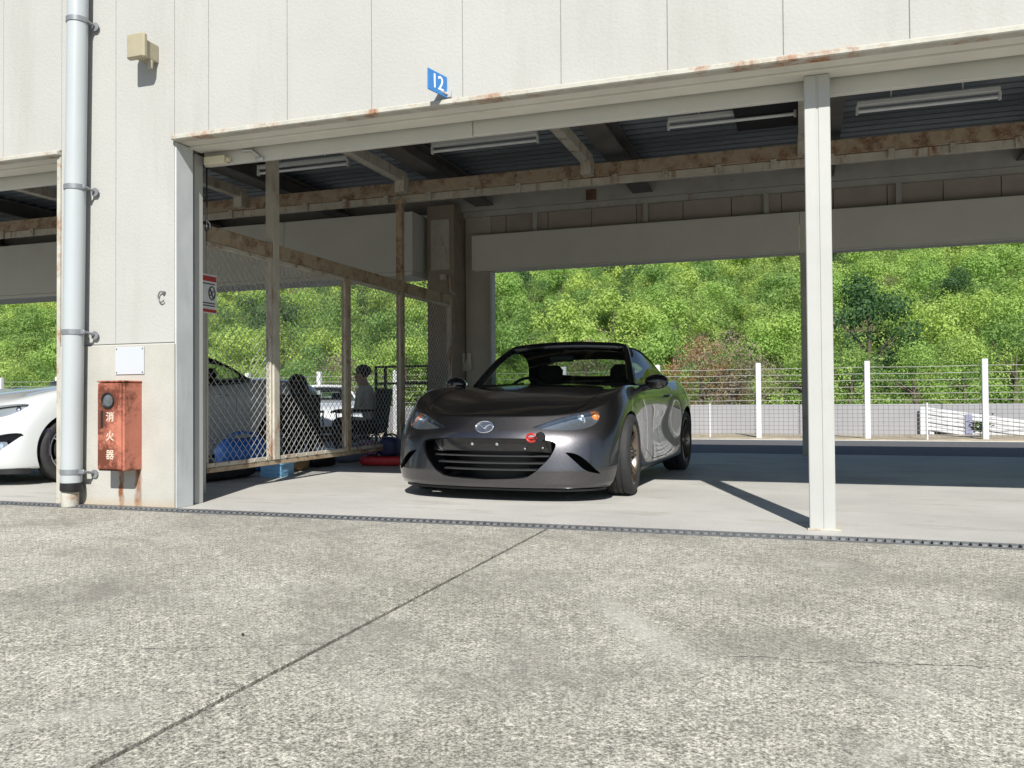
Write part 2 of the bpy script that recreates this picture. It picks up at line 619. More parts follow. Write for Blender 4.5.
def quad_patch(a, b, c, d, nu=12, nv=10, bulge=(0,0,0), power=1.):
    """bilinear patch a-b / d-c with a smooth bulge in the middle"""
    a, b, c, d, g = [Vector(p) for p in (a, b, c, d, bulge)]
    rows = []
    for i in range(nv+1):
        v = i/nv; r = []
        for j in range(nu+1):
            u = j/nu
            p = (a*(1-u)+b*u)*(1-v)+(d*(1-u)+c*u)*v
            p = p+g*((4*u*(1-u))**power)*1.0*(1 if True else 0)
            r.append(tuple(p))
        rows.append(r)
    return rows
def paint(name, base, metal=.6, rough=.32, flake=0.25, coat=1.0):
    m = bpy.data.materials.new(name); m.use_nodes = True
    nt = m.node_tree; b = nt.nodes['Principled BSDF']
    b.inputs['Metallic'].default_value = metal
    b.inputs['Roughness'].default_value = rough
    b.inputs['Coat Weight'].default_value = coat
    b.inputs['Coat Roughness'].default_value = .025
    tc = nt.nodes.new('ShaderNodeTexCoord')
    v = _n(nt, 'ShaderNodeTexVoronoi', Scale=420.)
    nt.links.new(tc.outputs['Object'], v.inputs['Vector'])
    c = mixc(nt, .5, base, base)
    lo = tuple(x*(1-flake) for x in base); hi = tuple(min(1, x*(1+flake)) for x in base)
    sep = nt.nodes.new('ShaderNodeSeparateColor'); nt.links.new(v.outputs['Color'], sep.inputs[0])
    nt.links.new(ramp(nt, sep.outputs[0], [(0, lo), (1, hi)]), b.inputs['Base Color'])
    return m

def glass(name, tint=(.7,.75,.73), refl=1.0, base=.04):
    m = bpy.data.materials.new(name); m.use_nodes = True
    nt = m.node_tree
    for n in list(nt.nodes):
        if n.type == 'BSDF_PRINCIPLED': nt.nodes.remove(n)
    out = [n for n in nt.nodes if n.type == 'OUTPUT_MATERIAL'][0]
    tr = _n(nt, 'ShaderNodeBsdfTransparent'); tr.inputs[0].default_value = (*tint, 1)
    gl = _n(nt, 'ShaderNodeBsdfGlossy', Roughness=.01)
    lw = _n(nt, 'ShaderNodeLayerWeight', Blend=.5)
    pw = _n(nt, 'ShaderNodeMath', operation='POWER'); nt.links.new(lw.outputs['Facing'], pw.inputs[0]); pw.inputs[1].default_value = 5
    fr = _n(nt, 'ShaderNodeMath', operation='MULTIPLY_ADD'); nt.links.new(pw.outputs[0], fr.inputs[0]); fr.inputs[1].default_value = .9; fr.inputs[2].default_value = .05
    mx = nt.nodes.new('ShaderNodeMixShader')
    nt.links.new(fr.outputs[0], mx.inputs[0]); nt.links.new(tr.outputs[0], mx.inputs[1]); nt.links.new(gl.outputs[0], mx.inputs[2])
    nt.links.new(mx.outputs[0], out.inputs[0])
    return m

M_GREY = paint('metallic grey paint', (.095,.092,.098), metal=1.0, rough=.35)
M_WHITE = paint('white pearl paint', (.50,.52,.52), metal=.0, rough=.35, flake=.02)
M_TYRE = mat('tyre rubber', (.022,.022,.023), rough=.72, var=.25, scale=30, bump=.15, bscale=200)
M_RIMB = mat('bronze rim', (.20,.17,.14), rough=.3, metal=.9)
M_RIMS = mat('silver rim', (.5,.5,.52), rough=.3, metal=.9)
M_DISC = mat('brake steel', (.3,.29,.28), rough=.4, metal=.9)
M_BLACK = mat('black plastic', (.012,.012,.013), rough=.45)
M_GLOSSB = mat('gloss black', (.008,.008,.009), rough=.12, coat=1.)
M_DARK = mat('dark interior', (.010,.010,.011), rough=.8)
M_CLOTH = mat('black canvas', (.012,.012,.013), rough=.9, var=.2, scale=120, bump=.3, bscale=900)
M_CHROME = mat('chrome', (.82,.83,.85), rough=.08, metal=1.)
M_SILV = mat('satin silver', (.45,.46,.48), rough=.3, metal=.9)
M_AMBER = mat('amber lens', (.75,.22,.04), rough=.15, coat=1.)
M_REDP = mat('red enamel', (.38,.025,.02), rough=.3, coat=.5)
M_GLASS = glass('windscreen glass', (.66,.72,.69))
M_LENS = glass('lamp cover', (.93,.95,.96))
M_BULB = mat('projector lens', (.55,.65,.75), rough=.05, metal=.6, coat=1.)
M_HLIN = mat('lamp reflector', (.36,.40,.46), rough=.24, metal=.9)
M_SEAT = mat('seat fabric', (.018,.017,.017), rough=.85)

def patch_obj(rows, name, m, parent, smooth=180):
    b = MB(); b.grid(rows)
    return b.build(name, m, parent, smooth=smooth, local=True)

def greenhouse(root, pm, roof_mat, glass_mat, frame_mat):
    """windscreen, frame, folding roof with rear window, side windows, seats, dash"""
    def ws(u, v):
        x = u*(.705*(1-v)+.535*v)
        s = (1.235+.225*u*u)*(1-v)+(1.83+.085*u*u)*v
        z = (.822+.004*u*u)*(1-v)+(1.188-.024*u*u)*v+.035*math.sin(PI*v)*(1-.2*u*u)
        return (x, s-AX, z)
    N = 20
    rows = [[ws(-1+2*j/N, i/10) for j in range(N+1)] for i in range(11)]
    g = patch_obj(rows, 'windscreen', glass_mat, root)
    fr = MB()
    per = [ws(-1, i/10) for i in range(11)]+[ws(-1+2*j/N, 1) for j in range(1, N)]+[ws(1, 1-i/10) for i in range(11)]
    fr.tube(per, [.030 if (i < 11 or i > len(per)-12) else .040 for i in range(len(per))], n=10)
    fr.build('windscreen_frame', frame_mat, root, smooth=60, local=True)
    cw = MB()
    cw.tube([ws(-1+2*j/N, -.02) for j in range(N+1)], .022, n=8)
    cw.build('cowl', M_BLACK, root, smooth=60, local=True)
    # roof
    C = spline([(0,1.82,1.196),(0,2.08,1.216),(0,2.38,1.196),(0,2.60,1.135),(0,2.82,1.02),(0,3.02,.915)], 5, False)
    E = spline([(.545,1.905,1.166),(.570,2.12,1.168),(.590,2.36,1.135),(.635,2.58,1.045),(.705,2.78,.915),(.715,2.92,.885)], 5, False)
    n = len(C); bm = bmesh.new(); lay = bm.verts.layers.float_vector.new('nrm')
    U = 40; vv = []
    for i in range(n):
        r = []
        for j in range(U+1):
            u = -1+2*j/U; a = abs(u)
            p = (E[i][0]*u, C[i][1]+(E[i][1]-C[i][1])*a**2-AX, C[i][2]+(E[i][2]-C[i][2])*a**2.8)
            r.append(bm.verts.new(p))
        vv.append(r)
    for i in range(n-1):
        for j in range(U):
            bm.faces.new((vv[i][j], vv[i][j+1], vv[i+1][j+1], vv[i+1][j]))
    bm.normal_update()
    for v in bm.verts: v[lay] = v.normal
    rwp = chaikin([(-.54,.945),(-.46,1.118),(.46,1.118),(.54,.945)], 3)
    F = lambda P: np.where(P[:,1]+AX > 2.5, sdpoly(np.stack([P[:,0], P[:,2]], 1), rwp), 1.)
    rw = take(bm, F)
    rim_in(bm, .018)
    finish(bm, 'folding_roof', roof_mat, root)
    finish(rw, 'rear_window', glass_mat, root)
    # side windows + door seal
    for sg in (1, -1):
        top = [(E[i][0]*sg*.995, E[i][1]-AX, E[i][2]-.012) for i in range(0, 17)]
        rows = [[], []]
        m = len(top)
        bot = []
        for k, t in enumerate(top):
            f = k/(m-1)
            s = 1.475+(2.70-1.475)*f
            bot.append(((.735-.0*f)*sg, s-AX, .825+.045*f))
        R = []
        for q in range(7):
            w = q/6
            R.append([tuple(Vector(bot[k])*(1-w)+Vector(top[k])*w+Vector((sg*.018*math.sin(PI*w), 0, 0))) for k in range(m)])
        patch_obj(R, 'side_window', glass_mat, root)
        tr = MB(); tr.tube([(p[0]*1.004, p[1], p[2]) for p in bot], .011, n=6)
        tr.build('window_seal', M_BLACK, root, smooth=60, local=True)
    # cabin
    d = MB()
    d.box(-.70, .70, 1.46-AX, 2.75-AX, .30, .34)
    d.box(-.70, -.66, 1.40-AX, 2.75-AX, .3, .80); d.box(.66, .70, 1.40-AX, 2.75-AX, .3, .80)
    d.box(-.7, .7, 1.10-AX, 1.14-AX, .2, .79)
    d.box(-.7, .7, 2.72-AX, 2.76-AX, .3, .86)
    d.box(-.12, .12, 1.5-AX, 2.6-AX, .3, .56, .03)
    d.build('cockpit', M_DARK, root, local=True)
    da = MB()
    pr = [(1.24,.74),(1.27,.80),(1.42,.833),(1.58,.825),(1.64,.79),(1.62,.66),(1.5,.55),(1.24,.5)]
    da.prism([(a-AX, b) for a, b in pr], 'x', -.67, .67)
    da.build('dashboard', M_DARK, root, smooth=40, local=True)
    for sx in (-.36, .36):
        st = MB()
        st.box(sx-.24, sx+.24, 1.85-AX, 2.30-AX, .34, .50, .06)
        Mx = Matrix.Translation((sx, 2.36-AX, .46)) @ Matrix.Rotation(math.radians(-14), 4, 'X')
        st.box(-.235, .235, -.06, .06, 0, .44, .055, M=Mx)
        st.box(-.12, .12, -.05, .05, .44, .60, .045, M=Mx)
        st.build('seat', M_SEAT, root, smooth=50, local=True)
    sw = MB()
    Mx = Matrix.Translation((-.36, 1.78-AX, .745)) @ Matrix.Rotation(math.radians(65), 4, 'X')
    sw.tube([tuple(Mx @ Vector((.18*math.cos(t), .18*math.sin(t), 0))) for t in np.linspace(0, 2*PI, 28, endpoint=False)], .014, n=8, closed=True)
    for t in (0, PI, -PI/2):
        sw.tube([tuple(Mx @ Vector((0,0,0))), tuple(Mx @ Vector((.18*math.cos(t), .18*math.sin(t), 0)))], .015, n=6)
    sw.build('steering_wheel', M_BLACK, root, smooth=60, local=True)
    rv = MB(); rv.box(-.11, .11, 1.74-AX, 1.77-AX, 1.045, 1.105, .02); rv.cyl((0,1.76-AX,1.09), (0,1.82-AX,1.16), .008)
    rv.build('rear_view_mirror', M_BLACK, root, smooth=40, local=True)

def door_mirror(root, sg, m, x0=.755, s0=1.47, z0=.84):
    b = MB()
    b.ball((sg*(x0+.155), s0-AX+.0, z0+.012), (.098, .075, .062), n=20)
    b.tube([(sg*x0, s0-AX+.01, z0-.045), (sg*(x0+.06), s0-AX, z0-.035), (sg*(x0+.12), s0-AX, z0-.02)], [.032, .026, .03], n=8)
    o = b.build('door_mirror', m, root, smooth=60, local=True)
    g = MB()
    g.ball((sg*(x0+.155), s0-AX+.066, z0+.012), (.082, .014, .050), n=16)
    g.build('mirror_glass', M_CHROME, o, smooth=60, local=True)

def wheel_houses(root):
    b = MB()
    for sa, rr in ((AX, .40), (AX+WB, .365)):
        for sg in (1, -1):
            pts = []
            for k in range(15):
                t = math.radians(-20+220*k/14)
                pts.append((sa-AX+rr*math.cos(t), .27+rr*math.sin(t)*.95))
            rows = [[(sg*x, y, z) for (y, z) in pts] for x in (.48, .82)]
            b.grid(rows)
            rows = [[(sg*.48, y, z) for (y, z) in pts], [(sg*.48, sa-AX, .29)]*15]
            b.grid(rows)
    b.box(-.76, .76, .1, 2.0, .12, .15)
    b.box(-.5, .5, -.6, .4, .11, .14)
    b.build('wheel_housing', M_DARK, root, smooth=50, local=True)

def build_main_car():
    root = thing('sports_car', 'low dark grey roadster with black soft top, parked alone in the bay facing out', 'car',
                 (-2.05, 6.30, 0), -math.radians(3.2))
    bm = roadster_shell(4)
    # wheel arches
    take(bm, sideview(spline([(.385,-.05),(.395,.18),(.435,.36),(.52,.51),(.64,.595),(.775,.622),(.92,.595),(1.04,.50),(1.105,.36),(1.125,.20),(1.13,-.05)], 4), 1, .5)).free()
    take(bm, sideview(spline([(.385,-.05),(.395,.18),(.435,.36),(.52,.51),(.64,.595),(.775,.622),(.92,.595),(1.04,.50),(1.105,.36),(1.125,.20),(1.13,-.05)], 4), -1, .5)).free()
    take(bm, circ(AX+WB, .290, .345)).free()
    # cockpit opening
    take(bm, plan(chaikin([(0,1.265),(.60,1.42),(.70,1.50),(.70,2.62),(.60,2.80),(0,2.92),(-.60,2.80),(-.70,2.62),(-.70,1.50),(-.60,1.42)], 2), sym=False, zmin=.7)).free()
    # mouth
    mouth = [(0,.446),(.25,.445),(.41,.437),(.495,.420),(.508,.388),(.474,.315),(.41,.245),(.352,.198),(.27,.170),(0,.158)]
    mp = [(-.1,.446),(-.1,.160)]
    poly = np.vstack([spline(mouth, 5, False), [(-.2,.160),(-.2,.446)]])
    take(bm, front(poly, .5)).free()
    # side air slits
    slit = chaikin([(.565,.355),(.565,.352),(.64,.345),(.71,.29),(.785,.20),(.785,.197),(.70,.222),(.635,.29)], 2)
    take(bm, front(slit, .6)).free()
    # headlights
    hl = chaikin([(.315,.514),(.40,.545),(.55,.598),(.69,.630),(.735,.628),(.748,.590),(.730,.530),(.65,.502),(.54,.497),(.42,.508)], 2)
    for sg in (1, -1):
        lens = take(bm, front(hl, .75, sym=False, side=sg))
        # housing: the same patch pushed inside
        hb = bmesh.new(); hl_ = hb.verts.layers.float_vector.new('nrm')
        lay = lens.verts.layers.float_vector['nrm']; mp_ = {}
        for v in lens.verts:
            q = hb.verts.new(v.co-Vector((0, -1, 0))*.0-Vector(v[lay])*.055); q[hl_] = v[lay]; mp_[v] = q
        for f in lens.faces: hb.faces.new([mp_[v] for v in f.verts])
        for e in [e for e in lens.edges if len(e.link_faces) == 1]:
            a, b = e.verts
            x, y = hb.verts.new(a.co-Vector(a[lay])*.001), hb.verts.new(b.co-Vector(b[lay])*.001)
            try: hb.faces.new((x, y, mp_[b], mp_[a]))
            except ValueError: pass
        h = finish(hb, 'headlight', M_HLIN, root)
        finish(lens, 'lamp_cover', M_LENS, h)
        pj = MB()
        for (x, s, z, r) in ((.595,.335,.558,.042), (.505,.275,.543,.022)):
            pj.lathe([(r*1.25, .0), (r*1.3, -.006), (r*1.05, -.012), (r, -.004)], 'y', (sg*x, s-AX-.012, z), n=24)
        pj.tube([(sg*.36,.205-AX+.0,.520), (sg*.46,.265-AX,.522), (sg*.58,.325-AX+.01,.518), (sg*.66,.385-AX,.520)], .008, n=6)
        pj.tube([(sg*.34,.195-AX,.508), (sg*.46,.255-AX,.505), (sg*.58,.315-AX,.503), (sg*.66,.365-AX,.508), (sg*.715,.42-AX,.535)], .014, n=8)
        pj.build('chrome_ring', M_CHROME, h, smooth=50, local=True)
        bl = MB(); bl.ball((sg*.595, .335-AX-.004, .556), (.040, .02, .040), n=16)
        bl.build('projector', M_BULB, h, smooth=80, local=True)
        bl = MB(); bl.ball((sg*.505, .275-AX-.002, .543), (.017, .012, .017), n=12)
        bl.build('projector', M_BULB, h, smooth=80, local=True)
        am = MB(); am.ball((sg*.690, .405-AX, .578), (.034, .030, .040), n=14)
        am.build('indicator', M_AMBER, h, smooth=80, local=True)
    # bonnet and doors, with real gaps round them
    bon = np.array([(-.30,.150),(.0,.135),(.30,.150),(.50,.235),(.60,.34),(.635,.50),(.655,.78),(.675,1.10),(.685,1.30),(.55,1.285),(0,1.22),(-.55,1.285),(-.685,1.30),(-.675,1.10),(-.655,.78),(-.635,.50),(-.60,.34),(-.50,.235)])
    FB = plan(spline(bon, 5), .57, sym=False)
    gap(bm, FB, .003)
    hood = take(bm, FB)
    rim_in(hood, .02)
    dp = [(1.36,.215),(1.36,.60),(1.40,.835),(1.44,.92),(2.45,.92),(2.50,.84),(2.50,.62),(2.44,.33),(2.36,.215)]
    doors = []
    for sg in (1, -1):
        FD = sideview(chaikin(dp, 1), sg, .62)
        gap(bm, FD, .003)
        d = take(bm, FD)
        rim_in(d, .02)
        doors.append(d)
    rim_in(bm, .022)
    finish(bm, 'body', M_GREY, root)
    hb = finish(hood, 'bonnet', M_GREY, root)
    for sg, d in zip((1, -1), doors):
        do = finish(d, 'door', M_GREY, root)
        hd = MB(); hd.tube([(sg*.808,2.24-AX,.735), (sg*.842,2.28-AX,.737), (sg*.842,2.37-AX,.74), (sg*.812,2.42-AX,.742)], .011, n=8)
        hd.build('door_handle', M_GREY, do, smooth=60, local=True)
    wheel_houses(root)
    # grille
    g = MB()
    g.grid([[(-.47+.94*j/12, .16+.25*((j-6)/6)**2-AX, z) for j in range(13)] for z in (.13, .46)])
    gr = g.build('grille', M_BLACK, root, smooth=60, local=True)
    sl = MB()
    def lipc(x, off): return (.02+.32*abs(x)**2.0+.25*abs(x)**4)+off-AX
    for z, w in ((.318,.44), (.268,.41), (.222,.355)):
        ps = [(-w+2*w*j/16, lipc(-w+2*w*j/16, .045), z) for j in range(17)]
        for a, b in zip(ps[:-1], ps[1:]):
            vs = []
            for p in (a, b):
                vs += [(p[0], p[1], p[2]-.004), (p[0], p[1], p[2]+.004), (p[0], p[1]+.05, p[2]+.009), (p[0], p[1]+.05, p[2]-.003)]
            sl.add(vs, [(0,4,5,1),(1,5,6,2),(2,6,7,3),(3,7,4,0)])
    sl.build('grille_bar', M_SILV if False else mat('dark bar', (.06,.06,.064), rough=.3, metal=.5), gr, smooth=40, local=True)
    pl = MB()
    ps = [-.455+.91*j/16 for j in range(17)]
    rows = [[(x, lipc(x, .040+.01*(1-k)), .352+.088*k-(.01*abs(x/.45)**6)) for x in ps] for k in (0, 1)]
    pl.grid(rows)
    rows2 = [[(x, lipc(x, .040), .352) for x in ps], [(x, lipc(x, .075), .352) for x in ps]]
    pl.grid(rows2)
    po = pl.build('plate_mount', M_GLOSSB, gr, smooth=60, local=True)
    for x, z in ((-.105,.402), (.085,.402), (.285,.372), (.405,.378)):
        r = .013 if x < .2 else .009
        y = lipc(x, .034)
        bo = MB(); bo.lathe([(0, -.007), (r*.8, -.006), (r, 0), (r, .006)], 'y', (x, y, z), n=14)
        bo.build('bolt', M_CHROME, po, smooth=40, local=True)
    # bright lip round the mouth
    # emblem
    e = MB()
    Mx = Matrix.Translation((-.005, .052-AX, .520)) @ Matrix.Rotation(math.radians(-24), 4, 'X')
    def EP(u, w, d=-.010): return tuple(Mx @ Vector((u, d, w)))
    ring = [EP(.066*math.cos(t), .043*math.sin(t)) for t in np.linspace(0, 2*PI, 40, endpoint=False)]
    e.tube(ring, .0062, n=8, closed=True)
    wing = [(-.060,.012),(-.036,.016),(-.014,.004),(0,-.010),(.014,.004),(.036,.016),(.060,.012)]
    e.tube([EP(u, w) for u, w in spline(wing, 4, False)], [.0055+.005*(1-abs(i/12-1)) for i in range(25)], n=8)
    eo = e.build('emblem', M_CHROME, root, smooth=60, local=True)
    e2 = MB(); e2.add([EP(0,0,-.004)]+[EP(.064*math.cos(t), .041*math.sin(t), -.004) for t in np.linspace(0, 2*PI, 32, endpoint=False)], [(0, 1+(i+1) % 32, 1+i) for i in range(32)])
    e2.build('emblem_field', mat('emblem grey', (.25,.25,.27), rough=.25, metal=.9), eo, local=True)
    # tow hook
    t = MB()
    c = Vector((.392, .045-AX, .452))
    t.tube([tuple(c+Vector((.034*math.cos(a)-.03, -.045, .027*math.sin(a)))) for a in np.linspace(.5, 5.6, 18)], .0085, n=8)
    t.tube([tuple(c+Vector((-.055, -.045, -.005))), tuple(c+Vector((.0, .0, -.004))), tuple(c+Vector((.03, .08, -.002)))], .009, n=8)
    t.build('tow_hook', M_REDP, root, smooth=60, local=True)
    k = MB(); k.lathe([(0, -.004), (.034, -.002), (.036, .02)], 'y', (.408, .035-AX, .455), n=20)
    k.build('tow_cap', M_BLACK, root, smooth=30, local=True)
    # splitter
    sp = MB()
    edge = [(0,.06),(.28,.07),(.56,.13),(.70,.22),(.76,.30),(.78,.38)]
    E_ = [(x, s) for x, s in spline(edge, 5, False)]
    out = [(-x, s-AX) for x, s in E_[::-1]]+[(x, s-AX) for x, s in E_[1:]]
    inn = [(x*.9, y+.16) for x, y in out]
    vs = [(x, y, .080) for x, y in out]+[(x, y, .080) for x, y in inn]+[(x, y, .094) for x, y in out]+[(x, y, .094) for x, y in inn]
    n = len(out); fs = []
    for i in range(n-1):
        fs += [(i, i+1, n+i+1, n+i), (2*n+i, 3*n+i, 3*n+i+1, 2*n+i+1), (i, 2*n+i, 2*n+i+1, i+1)]
    sp.add(vs, fs); sp.build('splitter', M_BLACK, root, smooth=40, local=True)
    greenhouse(root, M_GREY, M_CLOTH, M_GLASS, M_GLOSSB)
    for sg in (1, -1): door_mirror(root, sg, M_GLOSSB)
    ms = dict(tyre=M_TYRE, rim=M_RIMB, disc=M_DISC)
    for sa, st in ((0, math.radians(5)), (WB, 0)):
        for sg in (1, -1):
            car_wheel('wheel', root, (sg*(.790 if sa == 0 else .752), sa, .300), sg, ms, steer=st)
    return root
build_main_car()
# ------------------------------------------------------------------ special surface materials
def concrete_apron():
    m = bpy.data.materials.new('weathered apron concrete'); m.use_nodes = True
    nt = m.node_tree; b = nt.nodes['Principled BSDF']; b.inputs['Roughness'].default_value = .88
    b.inputs['Specular IOR Level'].default_value = .25
    geo = nt.nodes.new('ShaderNodeNewGeometry'); P0 = geo.outputs['Position']
    rot = nt.nodes.new('ShaderNodeMapping'); rot.inputs['Rotation'].default_value = (.61, .43, .77); nt.links.new(P0, rot.inputs['Vector']); P = rot.outputs[0]
    big = _n(nt, 'ShaderNodeTexNoise', Scale=.9, Detail=7., Roughness=.62); nt.links.new(P, big.inputs['Vector'])
    base = ramp(nt, big.outputs['Fac'], [(.30, (.29,.276,.232)), (.5, (.36,.344,.293)), (.72, (.43,.412,.355))])
    # exposed sand grain, two sizes
    g1 = _n(nt, 'ShaderNodeTexNoise', Scale=64., Detail=5., Roughness=.8); nt.links.new(P, g1.inputs['Vector'])
    c1 = ramp(nt, g1.outputs['Fac'], [(.38, .50), (.5, 1.0), (.60, 1.38)])
    g2 = _n(nt, 'ShaderNodeTexNoise', Scale=130., Detail=3., Roughness=.8); nt.links.new(P, g2.inputs['Vector'])
    c2 = ramp(nt, g2.outputs['Fac'], [(.40, .42), (.5, 1.0), (.60, 1.5)])
    amp = _n(nt, 'ShaderNodeTexNoise', Scale=3.2, Detail=6., Roughness=.7); nt.links.new(P, amp.inputs['Vector'])
    x = mixc(nt, ramp(nt, amp.outputs['Fac'], [(.35, .6), (.65, 1.)]), base, c1, 'MULTIPLY'); x = mixc(nt, 1., x, c2, 'MULTIPLY')
    med = _n(nt, 'ShaderNodeTexNoise', Scale=21., Detail=9., Roughness=.88); nt.links.new(P, med.inputs['Vector'])
    x = mixc(nt, .9, x, ramp(nt, med.outputs['Fac'], [(.36, .62), (.5, 1.0), (.62, 1.34)]), 'MULTIPLY')
    # darker worn traffic patches and lighter laitance streaks
    mp = nt.nodes.new('ShaderNodeMapping'); mp.inputs['Scale'].default_value = (.7, 1.1, 1); nt.links.new(P, mp.inputs['Vector'])
    st = _n(nt, 'ShaderNodeTexNoise', Scale=1.6, Detail=8., Roughness=.68); nt.links.new(mp.outputs[0], st.inputs['Vector'])
    x = mixc(nt, ramp(nt, st.outputs['Fac'], [(.47, 0.), (.66, .6)]), x, (.19,.178,.155))
    st2 = _n(nt, 'ShaderNodeTexNoise', Scale=2.3, Detail=8., Roughness=.7); st2.inputs['Distortion'].default_value = .6
    nt.links.new(P, st2.inputs['Vector'])
    x = mixc(nt, ramp(nt, st2.outputs['Fac'], [(.56, 0.), (.70, .5)]), x, (.46,.44,.395))
    # pale scrape left across the slab
    mp2 = nt.nodes.new('ShaderNodeMapping'); mp2.inputs['Location'].default_value = (.50, -2.68, 0); mp2.vector_type = 'POINT'
    nt.links.new(P0, mp2.inputs['Vector'])
    rt_ = nt.nodes.new('ShaderNodeMapping'); rt_.inputs['Rotation'].default_value = (0, 0, math.radians(58)); rt_.inputs['Scale'].default_value = (1, 1, 0); nt.links.new(mp2.outputs[0], rt_.inputs['Vector'])
    sc_ = nt.nodes.new('ShaderNodeMapping'); sc_.inputs['Scale'].default_value = (2.1, 10., 0); nt.links.new(rt_.outputs[0], sc_.inputs['Vector'])
    ln = _n(nt, 'ShaderNodeVectorMath', operation='LENGTH'); nt.links.new(sc_.outputs[0], ln.inputs[0])
    ad = _n(nt, 'ShaderNodeMath', operation='MULTIPLY_ADD'); nt.links.new(med.outputs['Fac'], ad.inputs[0]); ad.inputs[1].default_value = 1.6; nt.links.new(ln.outputs['Value'], ad.inputs[2])
    dv = _n(nt, 'ShaderNodeMath', operation='MULTIPLY'); nt.links.new(ad.outputs[0], dv.inputs[0]); dv.inputs[1].default_value = .4
    x = mixc(nt, ramp(nt, dv.outputs[0], [(.38, .5), (.72, 0.)]), x, (.50,.485,.44))
    nt.links.new(x, b.inputs['Base Color'])
    bp = _n(nt, 'ShaderNodeBump', Strength=.4, Distance=.004)
    nt.links.new(g1.outputs['Fac'], bp.inputs['Height']); nt.links.new(bp.outputs[0], b.inputs['Normal'])
    return m

def floor_concrete():
    m = bpy.data.materials.new('trowelled floor concrete'); m.use_nodes = True
    nt = m.node_tree; b = nt.nodes['Principled BSDF']; b.inputs['Roughness'].default_value = .62
    b.inputs['Specular IOR Level'].default_value = .35
    geo = nt.nodes.new('ShaderNodeNewGeometry'); P = geo.outputs['Position']
    big = _n(nt, 'ShaderNodeTexNoise', Scale=.7, Detail=8., Roughness=.6); nt.links.new(P, big.inputs['Vector'])
    x = ramp(nt, big.outputs['Fac'], [(.3, (.41,.40,.37)), (.55, (.50,.487,.452)), (.75, (.56,.545,.508))])
    f = _n(nt, 'ShaderNodeTexNoise', Scale=90., Detail=3.); nt.links.new(P, f.inputs['Vector'])
    x = mixc(nt, .5, x, ramp(nt, f.outputs['Fac'], [(.35, .82), (.65, 1.15)]), 'MULTIPLY')
    mp = nt.nodes.new('ShaderNodeMapping'); mp.inputs['Scale'].default_value = (.6, 1.6, 1); mp.inputs['Rotation'].default_value = (0,0,.3)
    nt.links.new(P, mp.inputs['Vector'])
    s = _n(nt, 'ShaderNodeTexNoise', Scale=2.2, Detail=10., Roughness=.72); nt.links.new(mp.outputs[0], s.inputs['Vector'])
    x = mixc(nt, ramp(nt, s.outputs['Fac'], [(.53, 0.), (.70, .6)]), x, (.25,.235,.205))
    nt.links.new(x, b.inputs['Base Color'])
    nt.links.new(ramp(nt, s.outputs['Fac'], [(.4, .5), (.7, .8)]), b.inputs['Roughness'])
    bp = _n(nt, 'ShaderNodeBump', Strength=.15, Distance=.003)
    nt.links.new(f.outputs['Fac'], bp.inputs['Height']); nt.links.new(bp.outputs[0], b.inputs['Normal'])
    return m

def pillar_mat():
    """cream render with rust runs under the cabinet"""
    m = mat('cream pillar render', (.40,.392,.355), rough=.8, var=.07, scale=4, bump=.25, bscale=90, dirt=.35, dcol=(.31,.27,.2), rscale=2.5)
    nt = m.node_tree; b = nt.nodes['Principled BSDF']
    old = b.inputs['Base Color'].links[0].from_socket
    geo = nt.nodes.new('ShaderNodeNewGeometry'); sp = nt.nodes.new('ShaderNodeSeparateXYZ'); nt.links.new(geo.outputs['Position'], sp.inputs[0])
    wob = _n(nt, 'ShaderNodeTexNoise', Scale=14., Detail=5.); nt.links.new(geo.outputs['Position'], wob.inputs['Vector'])
    def math_(op, a, c):
        n = _n(nt, 'ShaderNodeMath', operation=op)
        for i, v in enumerate((a, c)):
            if v is None: continue
            if hasattr(v, 'links'): nt.links.new(v, n.inputs[i])
            else: n.inputs[i].default_value = v
        return n.outputs[0]
    xx = math_('ADD', sp.outputs[0], math_('MULTIPLY', math_('SUBTRACT', wob.outputs[0], .5), .05))
    tot = None
    for cx, w in ((-4.405, .026), (-4.262, .034)):
        d = math_('DIVIDE', math_('ABSOLUTE', math_('SUBTRACT', xx, cx), None), w)
        k = math_('SUBTRACT', 1., d)
        k = math_('MAXIMUM', k, 0.)
        tot = k if tot is None else math_('MAXIMUM', tot, k)
    zz = ramp(nt, sp.outputs[2], [(.25, 1.), (.30, 0.)])
    nz = ramp(nt, wob.outputs[0], [(.35, .5), (.6, 1.)])
    f = math_('MULTIPLY', math_('MULTIPLY', ramp(nt, tot, [(0, 0.), (.55, 1.)]), zz), nz)
    x = mixc(nt, f, old, (.20,.075,.030))
    edge = ramp(nt, sp.outputs[2], [(.0, .55), (.07, .0)])
    x = mixc(nt, edge, x, (.40,.29,.17))
    nt.links.new(x, b.inputs['Base Color'])
    return m

M_APRON = concrete_apron()
M_FLOOR = floor_concrete()
M_ALC = mat('painted panel', (.395,.396,.372), rough=.85, var=.04, scale=1.3, bump=.28, bscale=55, dirt=.6, dcol=(.32,.315,.285), rscale=1.6, streak=True)
M_JOINT = mat('joint sealant', (.26,.26,.245), rough=.9)
M_TRIM = mat('stained lintel trim', (.42,.41,.355), rough=.7, var=.14, scale=8, rust=.43, rcol=(.28,.13,.06), rscale=5, bump=.2)
M_SOFFIT = mat('soffit paint', (.60,.585,.52), rough=.75, var=.08, scale=3, dirt=.3, dcol=(.34,.29,.2))
M_SLAT = mat('white shutter steel', (.52,.515,.475), rough=.5, var=.04, scale=2, dirt=.25, dcol=(.5,.42,.3))
M_PILLAR = pillar_mat()
M_COLUMN = mat('white column steel', (.41,.415,.395), rough=.5, var=.05, scale=3, dirt=.35, dcol=(.32,.29,.22), rscale=4, streak=True)
